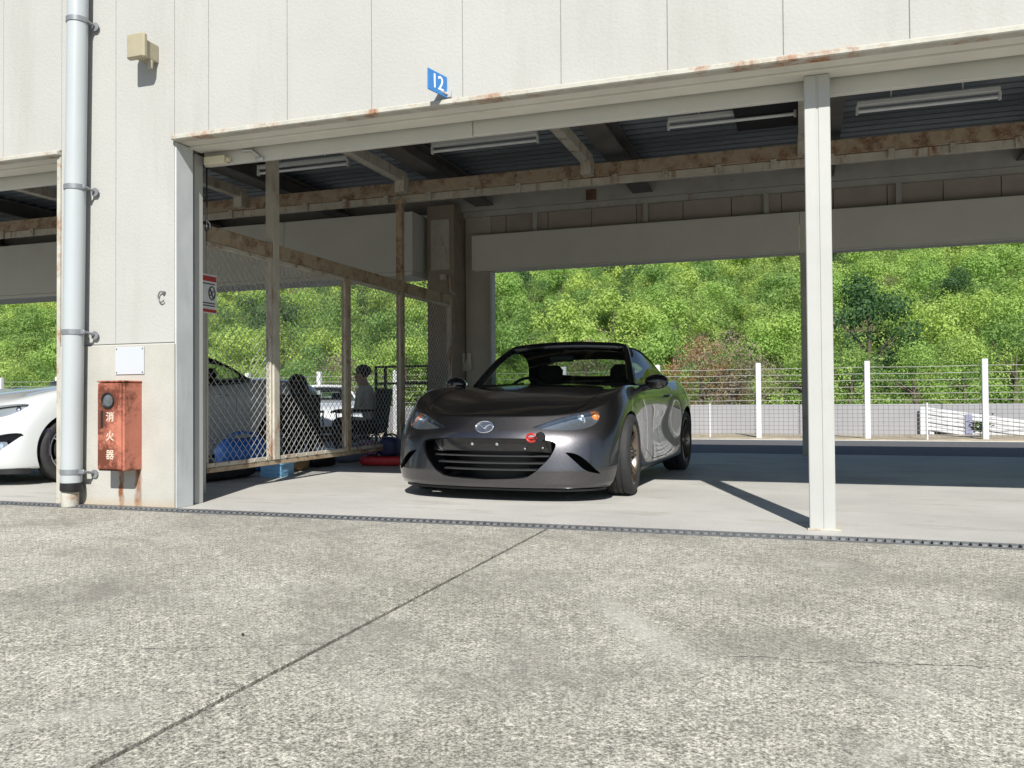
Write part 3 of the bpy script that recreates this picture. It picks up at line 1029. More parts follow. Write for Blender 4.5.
M_JAMB = mat('grey jamb steel', (.50,.525,.53), rough=.5, var=.12, scale=3, dirt=.4, dcol=(.27,.29,.31), rscale=5, streak=True)
M_GALV = mat('galvanised steel', (.20,.205,.21), rough=.45, metal=.6, var=.25, scale=20, dirt=.4, dcol=(.2,.17,.13))
M_RUSTY = mat('rusty painted steel', (.42,.34,.24), rough=.75, var=.2, scale=6, rust=.60, rcol=(.20,.125,.075), rscale=6, bump=.3)
M_RUST2 = mat('flaking cream steel', (.47,.44,.37), rough=.75, var=.12, scale=6, rust=.40, rcol=(.23,.11,.05), rscale=7, bump=.3, streak=True)
M_BEAM = mat('grey roof steel', (.38,.37,.335), rough=.6, var=.12, scale=4, rust=.22)
M_DECK = mat('roof deck steel', (.115,.135,.155), rough=.42, metal=.35, var=.12, scale=3)
M_DKBEAM = mat('dark roof steel', (.13,.125,.115), rough=.7, var=.2, scale=4)
M_INWALL = mat('inner wall board', (.40,.37,.32), rough=.8, var=.08, scale=2, dirt=.3, dcol=(.25,.22,.17))
M_PINK = mat('recess panel', (.34,.295,.26), rough=.8, var=.1, scale=3)
M_SHBOX = mat('shutter box sheet', (.60,.59,.52), rough=.55, var=.05, scale=2, bump=.1, bscale=4, dirt=.2)
M_BROWN = mat('brown pillar cladding', (.28,.235,.18), rough=.75, var=.15, scale=3, rust=.3)
M_WHITEP = mat('white pvc', (.40,.43,.44), rough=.35, var=.03, scale=2, dirt=.2, dcol=(.27,.29,.29), streak=True)
M_ASPH = mat('pit lane asphalt', (.105,.105,.108), rough=.9, var=.25, scale=30, bump=.4, bscale=120)
M_LINE = mat('white road paint', (.70,.70,.67), rough=.7, var=.1, scale=12)
M_DIRT = mat('verge dirt', (.36,.31,.22), rough=.95, var=.3, scale=3, bump=.5, bscale=20)
M_GRASS = mat('hill ground', (.07,.085,.03), rough=1., var=.4, scale=.3)

# ------------------------------------------------------------------ ground
def ground():
    b = MB()
    b.box(-120, -1.341, -90, 4.505, -.15, 0, .004); 
    b.box(-1.320, 120, -90, 4.505, -.15, 0, .004)
    o = b.build('apron', M_APRON); tag(o, kind='structure')
    g = MB(); g.box(-900, 900, -500, 1500, -.7, -.60)
    tag(g.build('ground', mat('base earth', (.09,.085,.075), rough=1.)), kind='structure')
    f = MB(); f.box(-16, 9, 4.625, 11.21, -.16, 0, .006)
    tag(f.build('garage_floor', M_FLOOR), kind='structure')
    j = MB(); j.box(-120, 120, 4.50, 4.66, -.2, -.085); j.box(-1.36, -1.30, -90, 4.5, -.2, -.03)
    tag(j.build('joint_bed', mat('joint dirt', (.03,.027,.023), rough=1.)), kind='structure')
    r = MB(); r.box(-120, 120, 11.22, 18.70, -.5, -.18)
    tag(r.build('pit_lane', M_ASPH), kind='structure')
    l = MB(); l.box(-120, 120, 18.50, 18.62, -.2, -.176)
    tag(l.build('lane_line', M_LINE), kind='structure')
    v = MB()
    rows = []
    for i, y in enumerate((18.69, 18.8, 19.0, 19.5, 20.2, 21.2, 22)):
        rows.append([(x, y, -.185+(.0 if i == 0 else .03+.05*noise.noise((x*.7, y*2, 0)))) for x in np.linspace(-60, 30, 240)])
    v.grid(rows)
    tag(v.build('verge', M_DIRT, smooth=180), kind='structure')
    t = MB(); t.box(-160, 160, 21.9, 44, -.5, -.16)
    tag(t.build('track', M_ASPH), kind='structure')
    # hairline cracks in the slab
    for k, (pts, wd) in enumerate(((((-.20,2.43),(-.10,2.45),(.02,2.44),(.12,2.475),(.26,2.495),(.40,2.53),(.50,2.54)), .0013),
                                   (((-2.12,1.95),(-1.95,1.985),(-1.80,2.01),(-1.62,2.07),(-1.47,2.14),(-1.33,2.2)), .0011))):
        sp = spline(pts, 9, False); c = MB(); rg = random.Random(k)
        P0 = []
        for i, (x, y) in enumerate(sp):
            w = wd*rg.uniform(.15, 1.25); jx = rg.uniform(-.006, .006)
            P0.append(((x, y+jx-w, .0012), (x, y+jx+w, .0012)))
        c.grid([[p[0] for p in P0], [p[1] for p in P0]])
        tag(c.build('crack', MATS['joint dirt']), kind='structure')
ground()

# ------------------------------------------------------------------ the pit garage
def building():
    B = thing('pit_garage', 'white panel-clad pit garage with open shutters and a bare steel roof inside', 'building', (-4.5, 4.66, 0))
    # facade panels, 600 mm wide
    w = MB(); k0 = -24
    xs = [-4.957-.548-.6065*k for k in range(14, -1, -1)]+[-4.954, -4.469, -3.972]+[-.0565+.6065*k for k in range(-6, 17)]
    for a, c in zip(xs[:-1], xs[1:]):
        if c < -4.6 and a > -5.2: pass
        pil = a > -5.03 and c < -3.95
        x0, x1 = a+.0015, c-.0015
        if False:
            w.box(x0, -4.973, 4.66, 4.76, 2.536, 5.0, .005); w.box(-4.967, x1, 4.66, 4.76, 1.118, 5.0, .005); continue
        if False:
            w.box(x0, -4.006, 4.66, 4.76, 1.118, 5.0, .005); w.box(-4.0, x1, 4.66, 4.76, 2.536, 5.0, .005); continue
        z0 = 1.116 if (a > -4.96 and c < -3.96) else 2.512
        w.box(x0, x1, 4.66, 4.76, z0, 5.0, .003)
    w.build('front_wall', M_ALC, B)
    bk = MB(); bk.box(-14.6, 9.6, 4.667, 4.80, 2.515, 4.99); bk.box(-4.952, -3.975, 4.667, 4.80, 1.0, 2.54)
    bk.build('joint_backing', M_JOINT, B)
    p = MB(); p.box(-4.945, -4.042, 4.80, 4.98, 0, 1.10); p.box(-4.955, -3.968, 4.648, 4.835, 0, 1.112, .008)
    p.build('pillar_base', M_PILLAR, B)
    u = MB(); u.box(-4.945, -3.975, 4.77, 4.836, 1.115, 2.46); u.box(-4.944, -4.04, 4.838, 4.98, 1.102, 2.9)
    u.build('pillar_core', M_ALC, B)
    for (x0, x1) in ((-3.972, 9.5), (-14.5, -4.956)):
        t = MB(); t.box(x0, x1, 4.622, 4.70, 2.472, 2.505, .006); t.box(x0, x1, 4.645, 4.668, 2.505, 2.513, .002)
        t.build('lintel_trim', M_TRIM, B)
        s = MB(); s.box(x0, x1, 4.702, 4.80, 2.478, 2.53); s.box(x0, x1, 4.803, 4.93, 2.464, 2.53, .004)
        s.build('soffit', M_SOFFIT, B)
        sh = MB()
        cuts = [x0] + [x for x in (-12.4, -9.6, -7.3, -1.93, .055, 2.3, 4.6, 7.) if x0 < x < x1] + [x1]
        for a, c in zip(cuts[:-1], cuts[1:]):
            sh.box(a+.002, c-.002, 4.96, 4.985, 2.378, 2.60, .004); sh.box(a+.002, c-.002, 4.9865, 5.02, 2.386, 2.392, .002)
        sh.build('rolled_shutter', M_SLAT, B)
        cs = MB(); cs.box(x0+.02, x1-.02, 5.062, 5.22, 2.62, 2.95)
        cs.build('shutter_case', M_DKBEAM, B)
    # jambs of the pillar
    for (sx, x, xg) in ((1, -3.972, -4.03), (-1, -4.956, -4.94)):
        j = MB()
        j.box(x-sx*.06, x+sx*.008, 4.668, 4.838, .0, 2.470, .003)
        j.build('jamb', M_JAMB, B)
        g = MB()
        g.box(xg, xg+sx*.045, 4.842, 4.865, 0, 2.46, .003); g.box(xg, xg+sx*.030, 4.900, 4.985, 0, 2.46, .003); g.box(xg, xg+sx*.010, 4.865, 4.900, 0, 2.46)
        g.build('guide_rail', M_COLUMN, B)
    e = MB(); e.box(-4.992, -4.959, 4.655, 4.69, 0, 2.472, .004); e.build('edge_angle', M_TRIM, B)
    # the slim column in the middle of the double bay
    c = MB()
    c.box(.046, .1085, 4.848, 4.97, .004, 2.462, .004); c.box(.1155, .178, 4.848, 4.97, .004, 2.462, .004); c.box(.1, .125, 4.852, 4.96, .004, 2.462)
    co_ = c.build('column', M_COLUMN, B)
    f = MB(); f.box(.035, .205, 4.842, 4.98, .0, .010, .002)
    f.build('base_plate', M_RUST2, co_)
    # roof: corrugated deck, ridges along the facade
    def deck(y0, y1, z):
        rows = []; y = y0; k = 0
        prof = [(0,0),(.05,0),(.075,.05),(.155,.05),(.18,0)]
        pts = []
        while y < y1:
            for dy, dz in prof[:-1]: pts.append((y+dy, z+dz))
            y += .18
        return pts
    pts = deck(4.9, 12.0, 3.62)
    d = MB(); d.grid([[(x, y, z) for (y, z) in pts] for x in (-15, 9.5)])
    d.build('roof_deck', M_DECK, B)
    rf = MB(); rf.box(-15, 9.6, 4.80, 11.75, 3.72, 3.86)
    rf.build('roof', M_DKBEAM, B)
    # cross beams and lighter brackets
    for x in (-13.2, -11, -8.75, -6.55, -4.34, -2.13, .075, 2.29, 4.5, 6.7):
        r = MB(); r.box(x-.045, x+.045, 5.2, 8.93, 3.24, 3.36, .004)
        r.box(x-.05, x-.04, 5.2, 8.93, 3.236, 3.37); r.box(x-.06, x+.06, 8.80, 8.935, 3.12, 3.30, .004)
        r.build('bracket', M_RUST2, B)
        q = MB(); q.box(x+.10, x+.36, 4.9, 11.2, 3.585, 3.605); q.box(x+.21, x+.25, 4.9, 11.2, 3.42, 3.585); q.box(x+.10, x+.36, 4.9, 11.2, 3.40, 3.42)
        q.build('roof_beam', M_DKBEAM, B)
    # rusty rail beam across the bays
    b = MB(); b.box(-15, 9.5, 8.94, 9.06, 3.115, 3.262, .006)
    bo = b.build('rail_beam', M_RUSTY, B)
    b = MB(); b.box(-15, 9.5, 8.955, 9.0, 3.028, 3.110, .004)
    b.build('rail_strip', M_RUST2, B)
    for k in range(-28, 18):
        x = .33+.545*k
        h = MB(); h.box(x-.03, x+.03, 8.925, 8.953, 3.02, 3.125, .004); h.cyl((x, 8.915, 3.07), (x, 8.926, 3.07), .012, n=8)
        h.build('hanger_clip', M_RUST2, B)
    # rear wall
    rb = MB(); rb.box(-15, 9.5, 11.0, 11.3, 3.345, 3.70, .005)
    rb.build('rear_beam', M_BEAM, B)
    rp = MB()
    x = -4.45
    while x < 9:
        rp.box(x+.004, x+.606, 11.13, 11.2, 3.0, 3.345, .003); x += .61
    rp.build('recess_panel', M_PINK, B)
    fr = MB()
    fr.box(-4.45, 9.4, 11.05, 11.1285, 3.27, 3.343)
    for x in np.arange(-3.4, 9, 1.52): fr.box(x-.03, x+.03, 11.06, 11.128, 3.0, 3.27)
    fr.build('recess_frame', M_BEAM, B)
    sb = MB(); sb.box(-4.30, .03, 10.98, 11.30, 2.51, 3.0, .006); sb.box(.034, 9.4, 10.98, 11.30, 2.51, 3.0, .006)
    sb.box(-4.25, 9.4, 11.0, 11.22, 2.495, 2.5095, .002)
    so_ = sb.build('rear_shutter_box', M_SHBOX, B)
    lb = MB()
    for a, c in ((-14.5, -12.55), (-12.546, -8.9), (-8.896, -6.95), (-6.946, -4.93)): lb.box(a, c, 10.40, 11.1, 2.46, 3.27, .005)
    lb.box(-14.5, -4.95, 10.43, 11.0, 2.405, 2.4585, .003)
    lb.build('rear_shutter_box', M_SHBOX, B)
    bkp = MB(); bkp.box(-4.45, 9.45, 11.205, 11.25, 2.9, 3.5); bkp.build('recess_back', M_DKBEAM, B)
    wl = MB(); wl.box(-4.44, -4.06, 11.10, 11.22, 0, 3.343, .004)
    wl.build('wall_pier', M_INWALL, B)
    wj = MB(); wj.box(-4.058, -4.03, 11.06, 11.2, 0, 2.49, .003)
    wj.build('rear_jamb', M_JAMB, B)
    pl = MB(); pl.box(-4.86, -4.46, 10.72, 11.2, 0, 3.40, .008)
    po_ = pl.build('rear_pillar', M_BROWN, B)
    ft = MB(); ft.box(-4.80, -4.52, 10.705, 10.7185, 2.50, 3.2, .004); ft.box(-4.66, -4.56, 10.69, 10.7185, 2.36, 2.44, .004); ft.tube([(-4.52,10.71,2.4),(-4.50,10.7,2.2),(-4.44,10.71,2.15)], .012, n=6)
    ft.build('switch_box', M_RUST2, po_)
    rc = MB(); rc.box(.035, .115, 11.02, 11.14, 0, 2.505, .004)
    rc.build('rear_column', M_BEAM, B)
    bp = MB(); bp.box(-.56, .075, 6.6, 8.92, 3.44, 3.46)
    bp.build('ceiling_board', mat('black board', (.018,.02,.022), rough=.7), B)
    rw = MB(); rw.box(-2.66, -2.52, 10.985, 10.9985, 3.36, 3.50)
    rw.build('rust_plate', mat('bare rust', (.15,.085,.055), rough=.9, var=.4, scale=12), B)
building()

# drain channel along the threshold
b = MB()
b.box(-16, 9, 4.530, 4.545, -.08, .003, .001); b.box(-16, 9, 4.606, 4.620, -.08, .010, .002)
x = -13.0
while x < 4.2:
    b.box(x, x+.022, 4.548, 4.6055, -.02, .010, mi=1); x += .042
tag(b.build('drain_channel', [M_GALV, mat('worn grate bars', (.27,.275,.28), rough=.4, metal=.5, var=.2, scale=30)]), 'slotted grey steel drain channel running along the garage threshold', 'drain')

# ceiling lamps
lamp_spec = [((-6.03, 8.5), 'single tube batten lamp farthest left under the roof, above the mesh partition'),
             ((-3.74, 8.4), 'single tube batten lamp under the roof above the left half of the dark roadster'),
             ((-1.20, 8.45), 'single tube batten lamp between the last slanted bracket and the black ceiling board'),
             ((.55, 8.6), 'single tube batten lamp right of the slim white column')]
first = None
M_TUBE = mat('lamp tube', (.78,.80,.80), rough=.25)
M_BATTEN = mat('lamp batten', (.62,.63,.62), rough=.5, var=.05)
for (x, y), lb in lamp_spec:
    t = thing('ceiling_lamp', lb, 'ceiling lamp', (x+.6, y, 3.40), 0, 'tube lamps under the garage roof')
    a = MB(); a.box(-.60, .60, -.035, .035, .055, .10, .006); a.box(-.61, -.585, -.022, .022, -.02, .06, .004); a.box(.585, .61, -.022, .022, -.02, .06, .004)
    a.cyl((-.3, 0, .1), (-.3, 0, .2), .008, n=6); a.cyl((.3, 0, .1), (.3, 0, .2), .008, n=6)
    a.build('batten', M_BATTEN, t, local=True)
    a = MB(); a.cyl((-.59, 0, .008), (.59, 0, .008), .0165, n=14)
    a.build('tube', M_TUBE, t, smooth=50, local=True)
# ------------------------------------------------------------------ things on and around the pillar
M_BRK = mat('dull bracket steel', (.22,.235,.25), rough=.5, metal=.3, var=.15, scale=20)
def downpipe():
    t = thing('downpipe', 'pale grey-white rainwater downpipe running down the pillar left of the red cabinet', 'pipe', (-4.757, 4.565, 0))
    X, Y, R = -4.757, 4.565, .068
    a = MB(); a.cyl((X, Y, .155), (X+.07, Y, 5.0), R, n=40, caps=True)
    a.build('pipe', M_WHITEP, t, smooth=40)
    for z in (.24, 1.20, 2.20, 3.36):
        c = MB(); c.lathe([(R+.001, -.017), (R+.006, -.017), (R+.006, .017), (R+.001, .017)], 'z', (X+.0145*(z-.15), Y, z), n=36, closed=True)
        c.box(X+R-.01, X+R+.05, Y-.012, Y+.004, z-.015, z+.015, .003); c.tube([(X+R+.045, Y, z), (X+R+.055, Y+.05, z-.01), (X+R+.06, 4.65, z-.02)], .009, n=8)
        c.lathe([(0, 0), (.03, .002), (.026, .012), (0, .016)], 'y', (X+R+.06, 4.634, z-.02), n=16)
        c.build('bracket', M_BRK, t, smooth=40)
    d = MB(); d.lathe([(R+.004, .165), (R+.006, .125), (R+.004, .11), (R-.02, .10), (R-.02, .165)], 'z', (X, Y, 0), n=36)
    d.build('rubber_boot', M_BLACK, t, smooth=40)
    e = MB(); e.lathe([(R-.012, .12), (R-.012, .0)], 'z', (X-.012, Y, 0), n=30)
    e.build('stub', M_TRIM, t, smooth=40)
downpipe()

def cabinet():
    X0, X1, Y0, Z0, Z1 = -4.448, -4.232, 4.475, .258, .848
    t = thing('extinguisher_cabinet', 'rusty red fire extinguisher cabinet fixed to the foot of the pillar', 'cabinet', (-4.34, 4.56, Z0))
    mr = mat('rusting red enamel', (.44,.155,.10), rough=.6, var=.12, scale=7, bump=.25, dirt=.35, dcol=(.55,.30,.23), rscale=3)
    nt = mr.node_tree; b = nt.nodes['Principled BSDF']; old = b.inputs['Base Color'].links[0].from_socket
    geo = nt.nodes.new('ShaderNodeNewGeometry')
    nz = _n(nt, 'ShaderNodeTexNoise', Scale=22., Detail=8., Roughness=.7); nt.links.new(geo.outputs['Position'], nz.inputs['Vector'])
    # rust spreads from the window, the lower edge and the top edge of the door
    def spot(c, r):
        v = _n(nt, 'ShaderNodeVectorMath', operation='DISTANCE'); nt.links.new(geo.outputs['Position'], v.inputs[0]); v.inputs[1].default_value = c
        a = _n(nt, 'ShaderNodeMath', operation='DIVIDE'); nt.links.new(v.outputs['Value'], a.inputs[0]); a.inputs[1].default_value = r
        return a.outputs[0]
    cur = None
    for c, r in (((-4.36, 4.475, .735), .20), ((-4.40, 4.475, .33), .20), ((-4.33, 4.475, .27), .12), ((-4.42, 4.475, .60), .14), ((-4.44, 4.475, .55), .07), ((-4.27, 4.55, .265), .07), ((-4.25, 4.50, .845), .06)):
        s = spot(c, r)
        if cur is None: cur = s
        else:
            m_ = _n(nt, 'ShaderNodeMath', operation='MINIMUM'); nt.links.new(cur, m_.inputs[0]); nt.links.new(s, m_.inputs[1]); cur = m_.outputs[0]
    a = _n(nt, 'ShaderNodeMath', operation='ADD'); nt.links.new(cur, a.inputs[0])
    k = _n(nt, 'ShaderNodeMath', operation='MULTIPLY_ADD'); nt.links.new(nz.outputs[0], k.inputs[0]); k.inputs[1].default_value = 2.2; k.inputs[2].default_value = -1.1
    nt.links.new(k.outputs[0], a.inputs[1])
    f = ramp(nt, a.outputs[0], [(.35, 1.), (1.0, 0.)])
    nt.links.new(mixc(nt, f, old, (.115,.032,.016)), b.inputs['Base Color'])
    a = MB(); a.box(X0, X1, Y0+.012, 4.650, Z0, Z1, .006); a.box(X0-.004, X1+.004, Y0+.004, 4.650, Z1+.001, Z1+.012, .003)
    a.build('case', mr, t)
    d = MB(); d.box(X0+.006, X1-.012, Y0, Y0+.014, Z0+.012, Z1-.008, .003)
    do = d.build('door', mr, t)
    w = MB(); w.lathe([(.050, -.002), (.054, -.008), (.046, -.010), (.040, -.003)], 'y', (-4.352, Y0, .727), n=32)
    wo = w.build('window_rim', M_BLACK, do, smooth=40)
    g = MB(); g.lathe([(0, -.001), (.041, -.001)], 'y', (-4.352, Y0, .727), n=32); g.box(-4.35, -4.335, Y0-.004, Y0-.0015, .69, .725)
    g.build('window_pane', mat('dusty pane', (.10,.11,.12), rough=.15, var=.4, scale=30), wo)
    s = MB(); s.box(-4.412, -4.395, Y0-.006, Y0+.001, .545, .66, .003)
    s.build('handle', M_BLACK, do)
    ml = mat('faded white lettering', (.56,.46,.37), rough=.7, rust=.25, rcol=(.4,.15,.08), rscale=25)
    for ch, z in (('消', .614), ('火', .486), ('器', .363)):
        M = Matrix.Translation((-4.335, Y0-.0015, z)) @ Matrix.Rotation(math.radians(90), 4, 'X')
        base = Matrix.Translation(-do.location-t.location)
        text_mesh(ch, .068, 'lettering', ml, base @ M, do, depth=.001, bold=.0012)
cabinet()

a = MB(); a.box(-4.452, -4.208, 4.640, 4.6465, .905, 1.092, .001)
po = thing('blank_plate', 'blank white plate screwed to the pillar just above the red cabinet', 'plate', (-4.33, 4.643, .905))
a.build('plate', mat('white acrylic', (.46,.49,.52), rough=.35, var=.02), po)
for x in (-4.44, -4.22):
    for z in (.918, 1.079):
        s = MB(); s.lathe([(0, -.003), (.005, -.002), (.006, 0)], 'y', (x, 4.640, z), n=10); s.build('screw', M_GALV, po)

# square beige wall lamp high on the pillar
t = thing('wall_lamp', 'small square beige lamp box high on the panel wall beside the downpipe', 'wall lamp', (-4.16, 4.57, 2.96))
MB_ = MB(); MB_.box(-4.232, -4.085, 4.50, 4.545, 3.005, 3.175, .012); MB_.box(-4.20, -4.10, 4.545, 4.66, 3.02, 3.14, .006)
MB_.build('housing', mat('aged beige plastic', (.33,.295,.205), rough=.5, var=.08, scale=10, dirt=.3), t)
c = MB(); c.cyl((-4.12, 4.60, 3.02), (-4.12, 4.60, 2.965), .022, .018, n=16); c.build('cable_gland', mat('aged plastic dark', (.36,.33,.26), rough=.5), t, smooth=40)

# number plate 12, standing out from the wall
t = thing('number_sign', 'small blue sign with white number 12 standing out from the wall above the bay', 'sign', (-2.02, 4.6, 2.5))
SR = Matrix.Translation((-2.02, 4.475, 0)) @ Matrix.Rotation(-math.radians(14), 4, 'Z')
a = MB(); a.box(-.003, .003, 0, .185, 2.522, 2.648, .002, M=SR)
M_SIGNB = mat('sign blue', (.035,.20,.52), rough=.4, var=.03)
pb = a.build('plate', M_SIGNB, t)
M = Matrix.Translation(-t.location-pb.location) @ SR @ Matrix.Translation((.0036, .093, 2.585)) @ Matrix(((0,0,1,0),(1,0,0,0),(0,1,0,0),(0,0,0,1)))
text_mesh('12', .118, 'lettering', mat('sign white', (.85,.86,.86), rough=.4), M, pb, depth=.0008, bold=.001)
a = MB(); a.tube([(-1.988, 4.60, 2.545), (-1.97, 4.655, 2.545)], .008, n=8); a.box(-1.985, -1.945, 4.650, 4.659, 2.525, 2.575, .003)
a.build('bracket', mat('bracket grey', (.5,.5,.5), rough=.4, metal=.5), t, smooth=40)

# rope hook on the pillar
a = MB(); a.tube([(-4.065+.026*math.cos(q), 4.643, 1.424+.036*math.sin(q)) for q in np.linspace(.9, 5.6, 20)], .0045, n=8)
a.cyl((-4.05, 4.643, 1.452), (-4.05, 4.662, 1.452), .010, n=10)
tag(a.build('rope_hook', M_GALV, smooth=60), 'small grey steel hook curled like a C on the pillar face', 'hook')

# sensor box in the corner of the bay
a = MB(); a.box(-3.93, -3.76, 4.90, 4.955, 2.372, 2.43, .006); a.box(-3.755, -3.73, 4.915, 4.94, 2.385, 2.41, .003)
tag(a.build('sensor_box', mat('cream plastic', (.62,.57,.42), rough=.5, var=.05)), 'cream plastic box fixed under the lintel at the bay corner', 'junction box')
a = MB(); a.tube([(-3.64, 4.945, 2.455), (-3.56, 4.943, 2.45), (-3.50, 4.946, 2.40)], .010, n=8); a.box(-3.53, -3.47, 4.94, 4.958, 2.37, 2.40, .003)
tag(a.build('conduit_stub', MATS['bracket grey'], smooth=50), 'short bent grey pipe on the white shutter beside the cream box', 'pipe')
a = MB(); a.tube([(-4.02, 5.05, 2.47), (-4.022, 5.052, 2.2), (-4.02, 5.05, 1.99)], .006, n=8); a.ball((-4.02, 5.05, 1.965), (.016,.016,.03), n=10); a.tube([(-4.02,5.05,2.02),(-3.99,5.05,1.99),(-3.985,5.05,1.95)], .006, n=6)
tag(a.build('pull_cord', M_BLACK, smooth=60), 'black pull cord hanging in the bay corner beside the pillar', 'cord')

# ------------------------------------------------------------------ mesh partition
def partition():
    X = -4.35
    t = thing('mesh_partition', 'rusty framed chain link partition between the two garage bays', 'fence', (X, 7.8, 0))
    posts = [(5.40, .05, .0, 2.08, M_COLUMN), (6.335, .085, .205, 3.62, M_RUST2), (7.60, .068, .17, 1.956, M_RUSTY), (8.845, .075, .0, 3.03, M_RUSTY), (10.28, .055, .0, 2.05, M_RUST2)]
    for (y, w, z0, z1, m) in posts:
        a = MB(); a.box(X-w/2, X+w/2, y-w/2, y+w/2, z0, z1, .004)
        if z1 > 2.5: a.box(X-w*.7, X+w*.7, y-w*.7, y+w*.7, z1-.05, z1-.002, .003)
        a.build('post', m, t)
    a = MB(); a.box(X-.035, X+.035, 5.43, 10.26, 1.958, 2.083, .005)
    a.build('top_rail', M_RUSTY, t)
    a = MB(); a.box(X-.03, X+.03, 5.43, 10.26, .162, .200, .004)
    a.build('bottom_rail', M_RUSTY, t)
    a = MB()
    for y0, y1 in ((5.43, 6.29), (6.38, 7.565), (7.635, 8.807), (8.883, 10.25)):
        a.box(X+.0, X+.035, y0, y1, 1.922, 1.955, .002); a.box(X+.0, X+.032, y0, y1, .203, .236, .002)
        a.box(X+.002, X+.026, y0, y0+.022, .238, 1.92, .002); a.box(X+.002, X+.026, y1-.022, y1, .238, 1.92, .002)
        for y in np.arange(y0+.1, y1, .165):
            for z in (1.938, .22): a.lathe([(0, .043), (.008, .041), (.010, .034)], 'x', (X, y, z), n=8)
    a.build('mesh_frame', M_RUST2, t)
    # chain link: two families of diagonal wires
    z0, z1, p, r = .235, 1.925, .079, .0021
    y0, y1 = 5.44, 10.25
    for fam in (1, -1):
        a = MB()
        H = z1-z0
        k = -int(H/p)-1
        while y0+k*p < y1:
            yb = y0+k*p
            ya, za, yc, zc = yb, z0, yb+H, z1
            if ya < y0: za += y0-ya; ya = y0
            if yc > y1: zc -= yc-y1; yc = y1
            if yc-ya > .02:
                if fam < 0: za, zc = z0+z1-za, z0+z1-zc
                x = X+.012+.0015*fam
                a.tube([(x, ya, za), (x, yc, zc)], r, n=5, caps=False)
            k += 1
        a.build('mesh_wire', M_WIRE, t, smooth=180)
M_WIRE = mat('galvanised wire', (.50,.50,.48), rough=.45, metal=.3, var=.3, scale=20, dirt=.4, dcol=(.3,.2,.12))
partition()

# notice hung on the mesh
t = thing('notice_board', 'white notice with red bands hung on the mesh beside the pillar', 'sign', (-4.31, 5.4, 1.39))
a = MB(); a.box(-4.318, -4.312, 5.27, 5.535, 1.395, 1.70, .001); a.build('board', mat('notice white', (.70,.71,.72), rough=.5, var=.06, scale=8), t)
a = MB(); a.box(-4.3115, -4.3095, 5.28, 5.527, 1.645, 1.685)
mr_ = mat('notice red', (.42,.05,.045), rough=.5, var=.1); a.build('red_band', mr_, t)
a = MB(); a.box(-4.3115, -4.3095, 5.28, 5.527, 1.405, 1.428); a.build('red_band', mr_, t)
a = MB(); a.tube([(-4.310, 5.475+.036*math.cos(q), 1.555+.05*math.sin(q)) for q in np.linspace(0, 2*PI, 24, endpoint=False)], .005, n=6, closed=True)
a.tube([(-4.310, 5.45, 1.59), (-4.310, 5.49, 1.52)], .006, n=6); a.tube([(-4.310, 5.495, 1.575), (-4.310, 5.455, 1.535)], .004, n=6)
for z in (1.625, 1.475, 1.455): a.box(-4.3115, -4.3095, 5.30, 5.51, z-.004, z+.004)
a.build('pictogram', mat('notice ink', (.05,.05,.06), rough=.6), t)

# ------------------------------------------------------------------ belongings by the partition
def crumple(b, amp, fr, seed, zmin=None):
    out = []
    for (x, y, z) in b.v:
        n = noise.noise_vector((x*fr+seed, y*fr, z*fr))+.5*noise.noise_vector((x*fr*2.3, y*fr*2.3+seed, z*fr*2.3))
        p = (x+n.x*amp, y+n.y*amp, z+n.z*amp)
        if zmin is not None and p[2] < zmin: p = (p[0], p[1], zmin)
        out.append(p)
    b.v = out
    return b
def pillow(c, size, rz=0, n=28, pw=3.2, M=None):
    """superellipsoid sack"""
    b = MB(); m = n//2
    def sp(v, e): return math.copysign(abs(v)**e, v)
    e = 2/pw; vs = []
    for i in range(m+1):
        ph = -PI/2+PI*i/m
        for k in range(n):
            th = 2*PI*k/n
            p = Vector((size[0]*sp(math.cos(ph), e)*sp(math.cos(th), e), size[1]*sp(math.cos(ph), e)*sp(math.sin(th), e), size[2]*sp(math.sin(ph), e)))
            p = Matrix.Rotation(rz, 3, 'Z') @ p
            vs.append((c[0]+p.x, c[1]+p.y, c[2]+p.z))
    fs = [(i*n+k, i*n+(k+1) % n, (i+1)*n+(k+1) % n, (i+1)*n+k) for i in range(m) for k in range(n)]
    b.add(vs, fs)
    return b

def basket():
    t = thing('basket', 'pale blue plastic basket with open slots tucked under the mesh partition', 'basket', (-4.71, 6.93, 0), .1)
    a = MB(); w, d, h = .10, .12, .125
    for i in range(12):
        x = -w+2*w*i/11
        for y in (-d, d): a.box(x-.006, x+.006, y-.004, y+.004, 0, h)
    for i in range(15):
        y = -d+2*d*i/14
        for x in (-w, w): a.box(x-.004, x+.004, y-.006, y+.006, 0, h)
    for z in (.01, .045, .08): 
        a.box(-w, w, -d-.005, -d+.005, z-.006, z+.006); a.box(-w, w, d-.005, d+.005, z-.006, z+.006)
        a.box(-w-.005, -w+.005, -d, d, z-.006, z+.006); a.box(w-.005, w+.005, -d, d, z-.006, z+.006)
    a.box(-w, w, -d, d, .0, .006)
    mb_ = mat('pale blue plastic', (.22,.47,.72), rough=.45)
    a.build('body', mb_, t, local=True)
    r = MB(); r.tube([(-w-.01,-d-.01,h),(w+.01,-d-.01,h),(w+.01,d+.01,h),(-w-.01,d+.01,h)], .012, n=8, closed=True); r.build('rim', mb_, t, smooth=60, local=True)
basket()
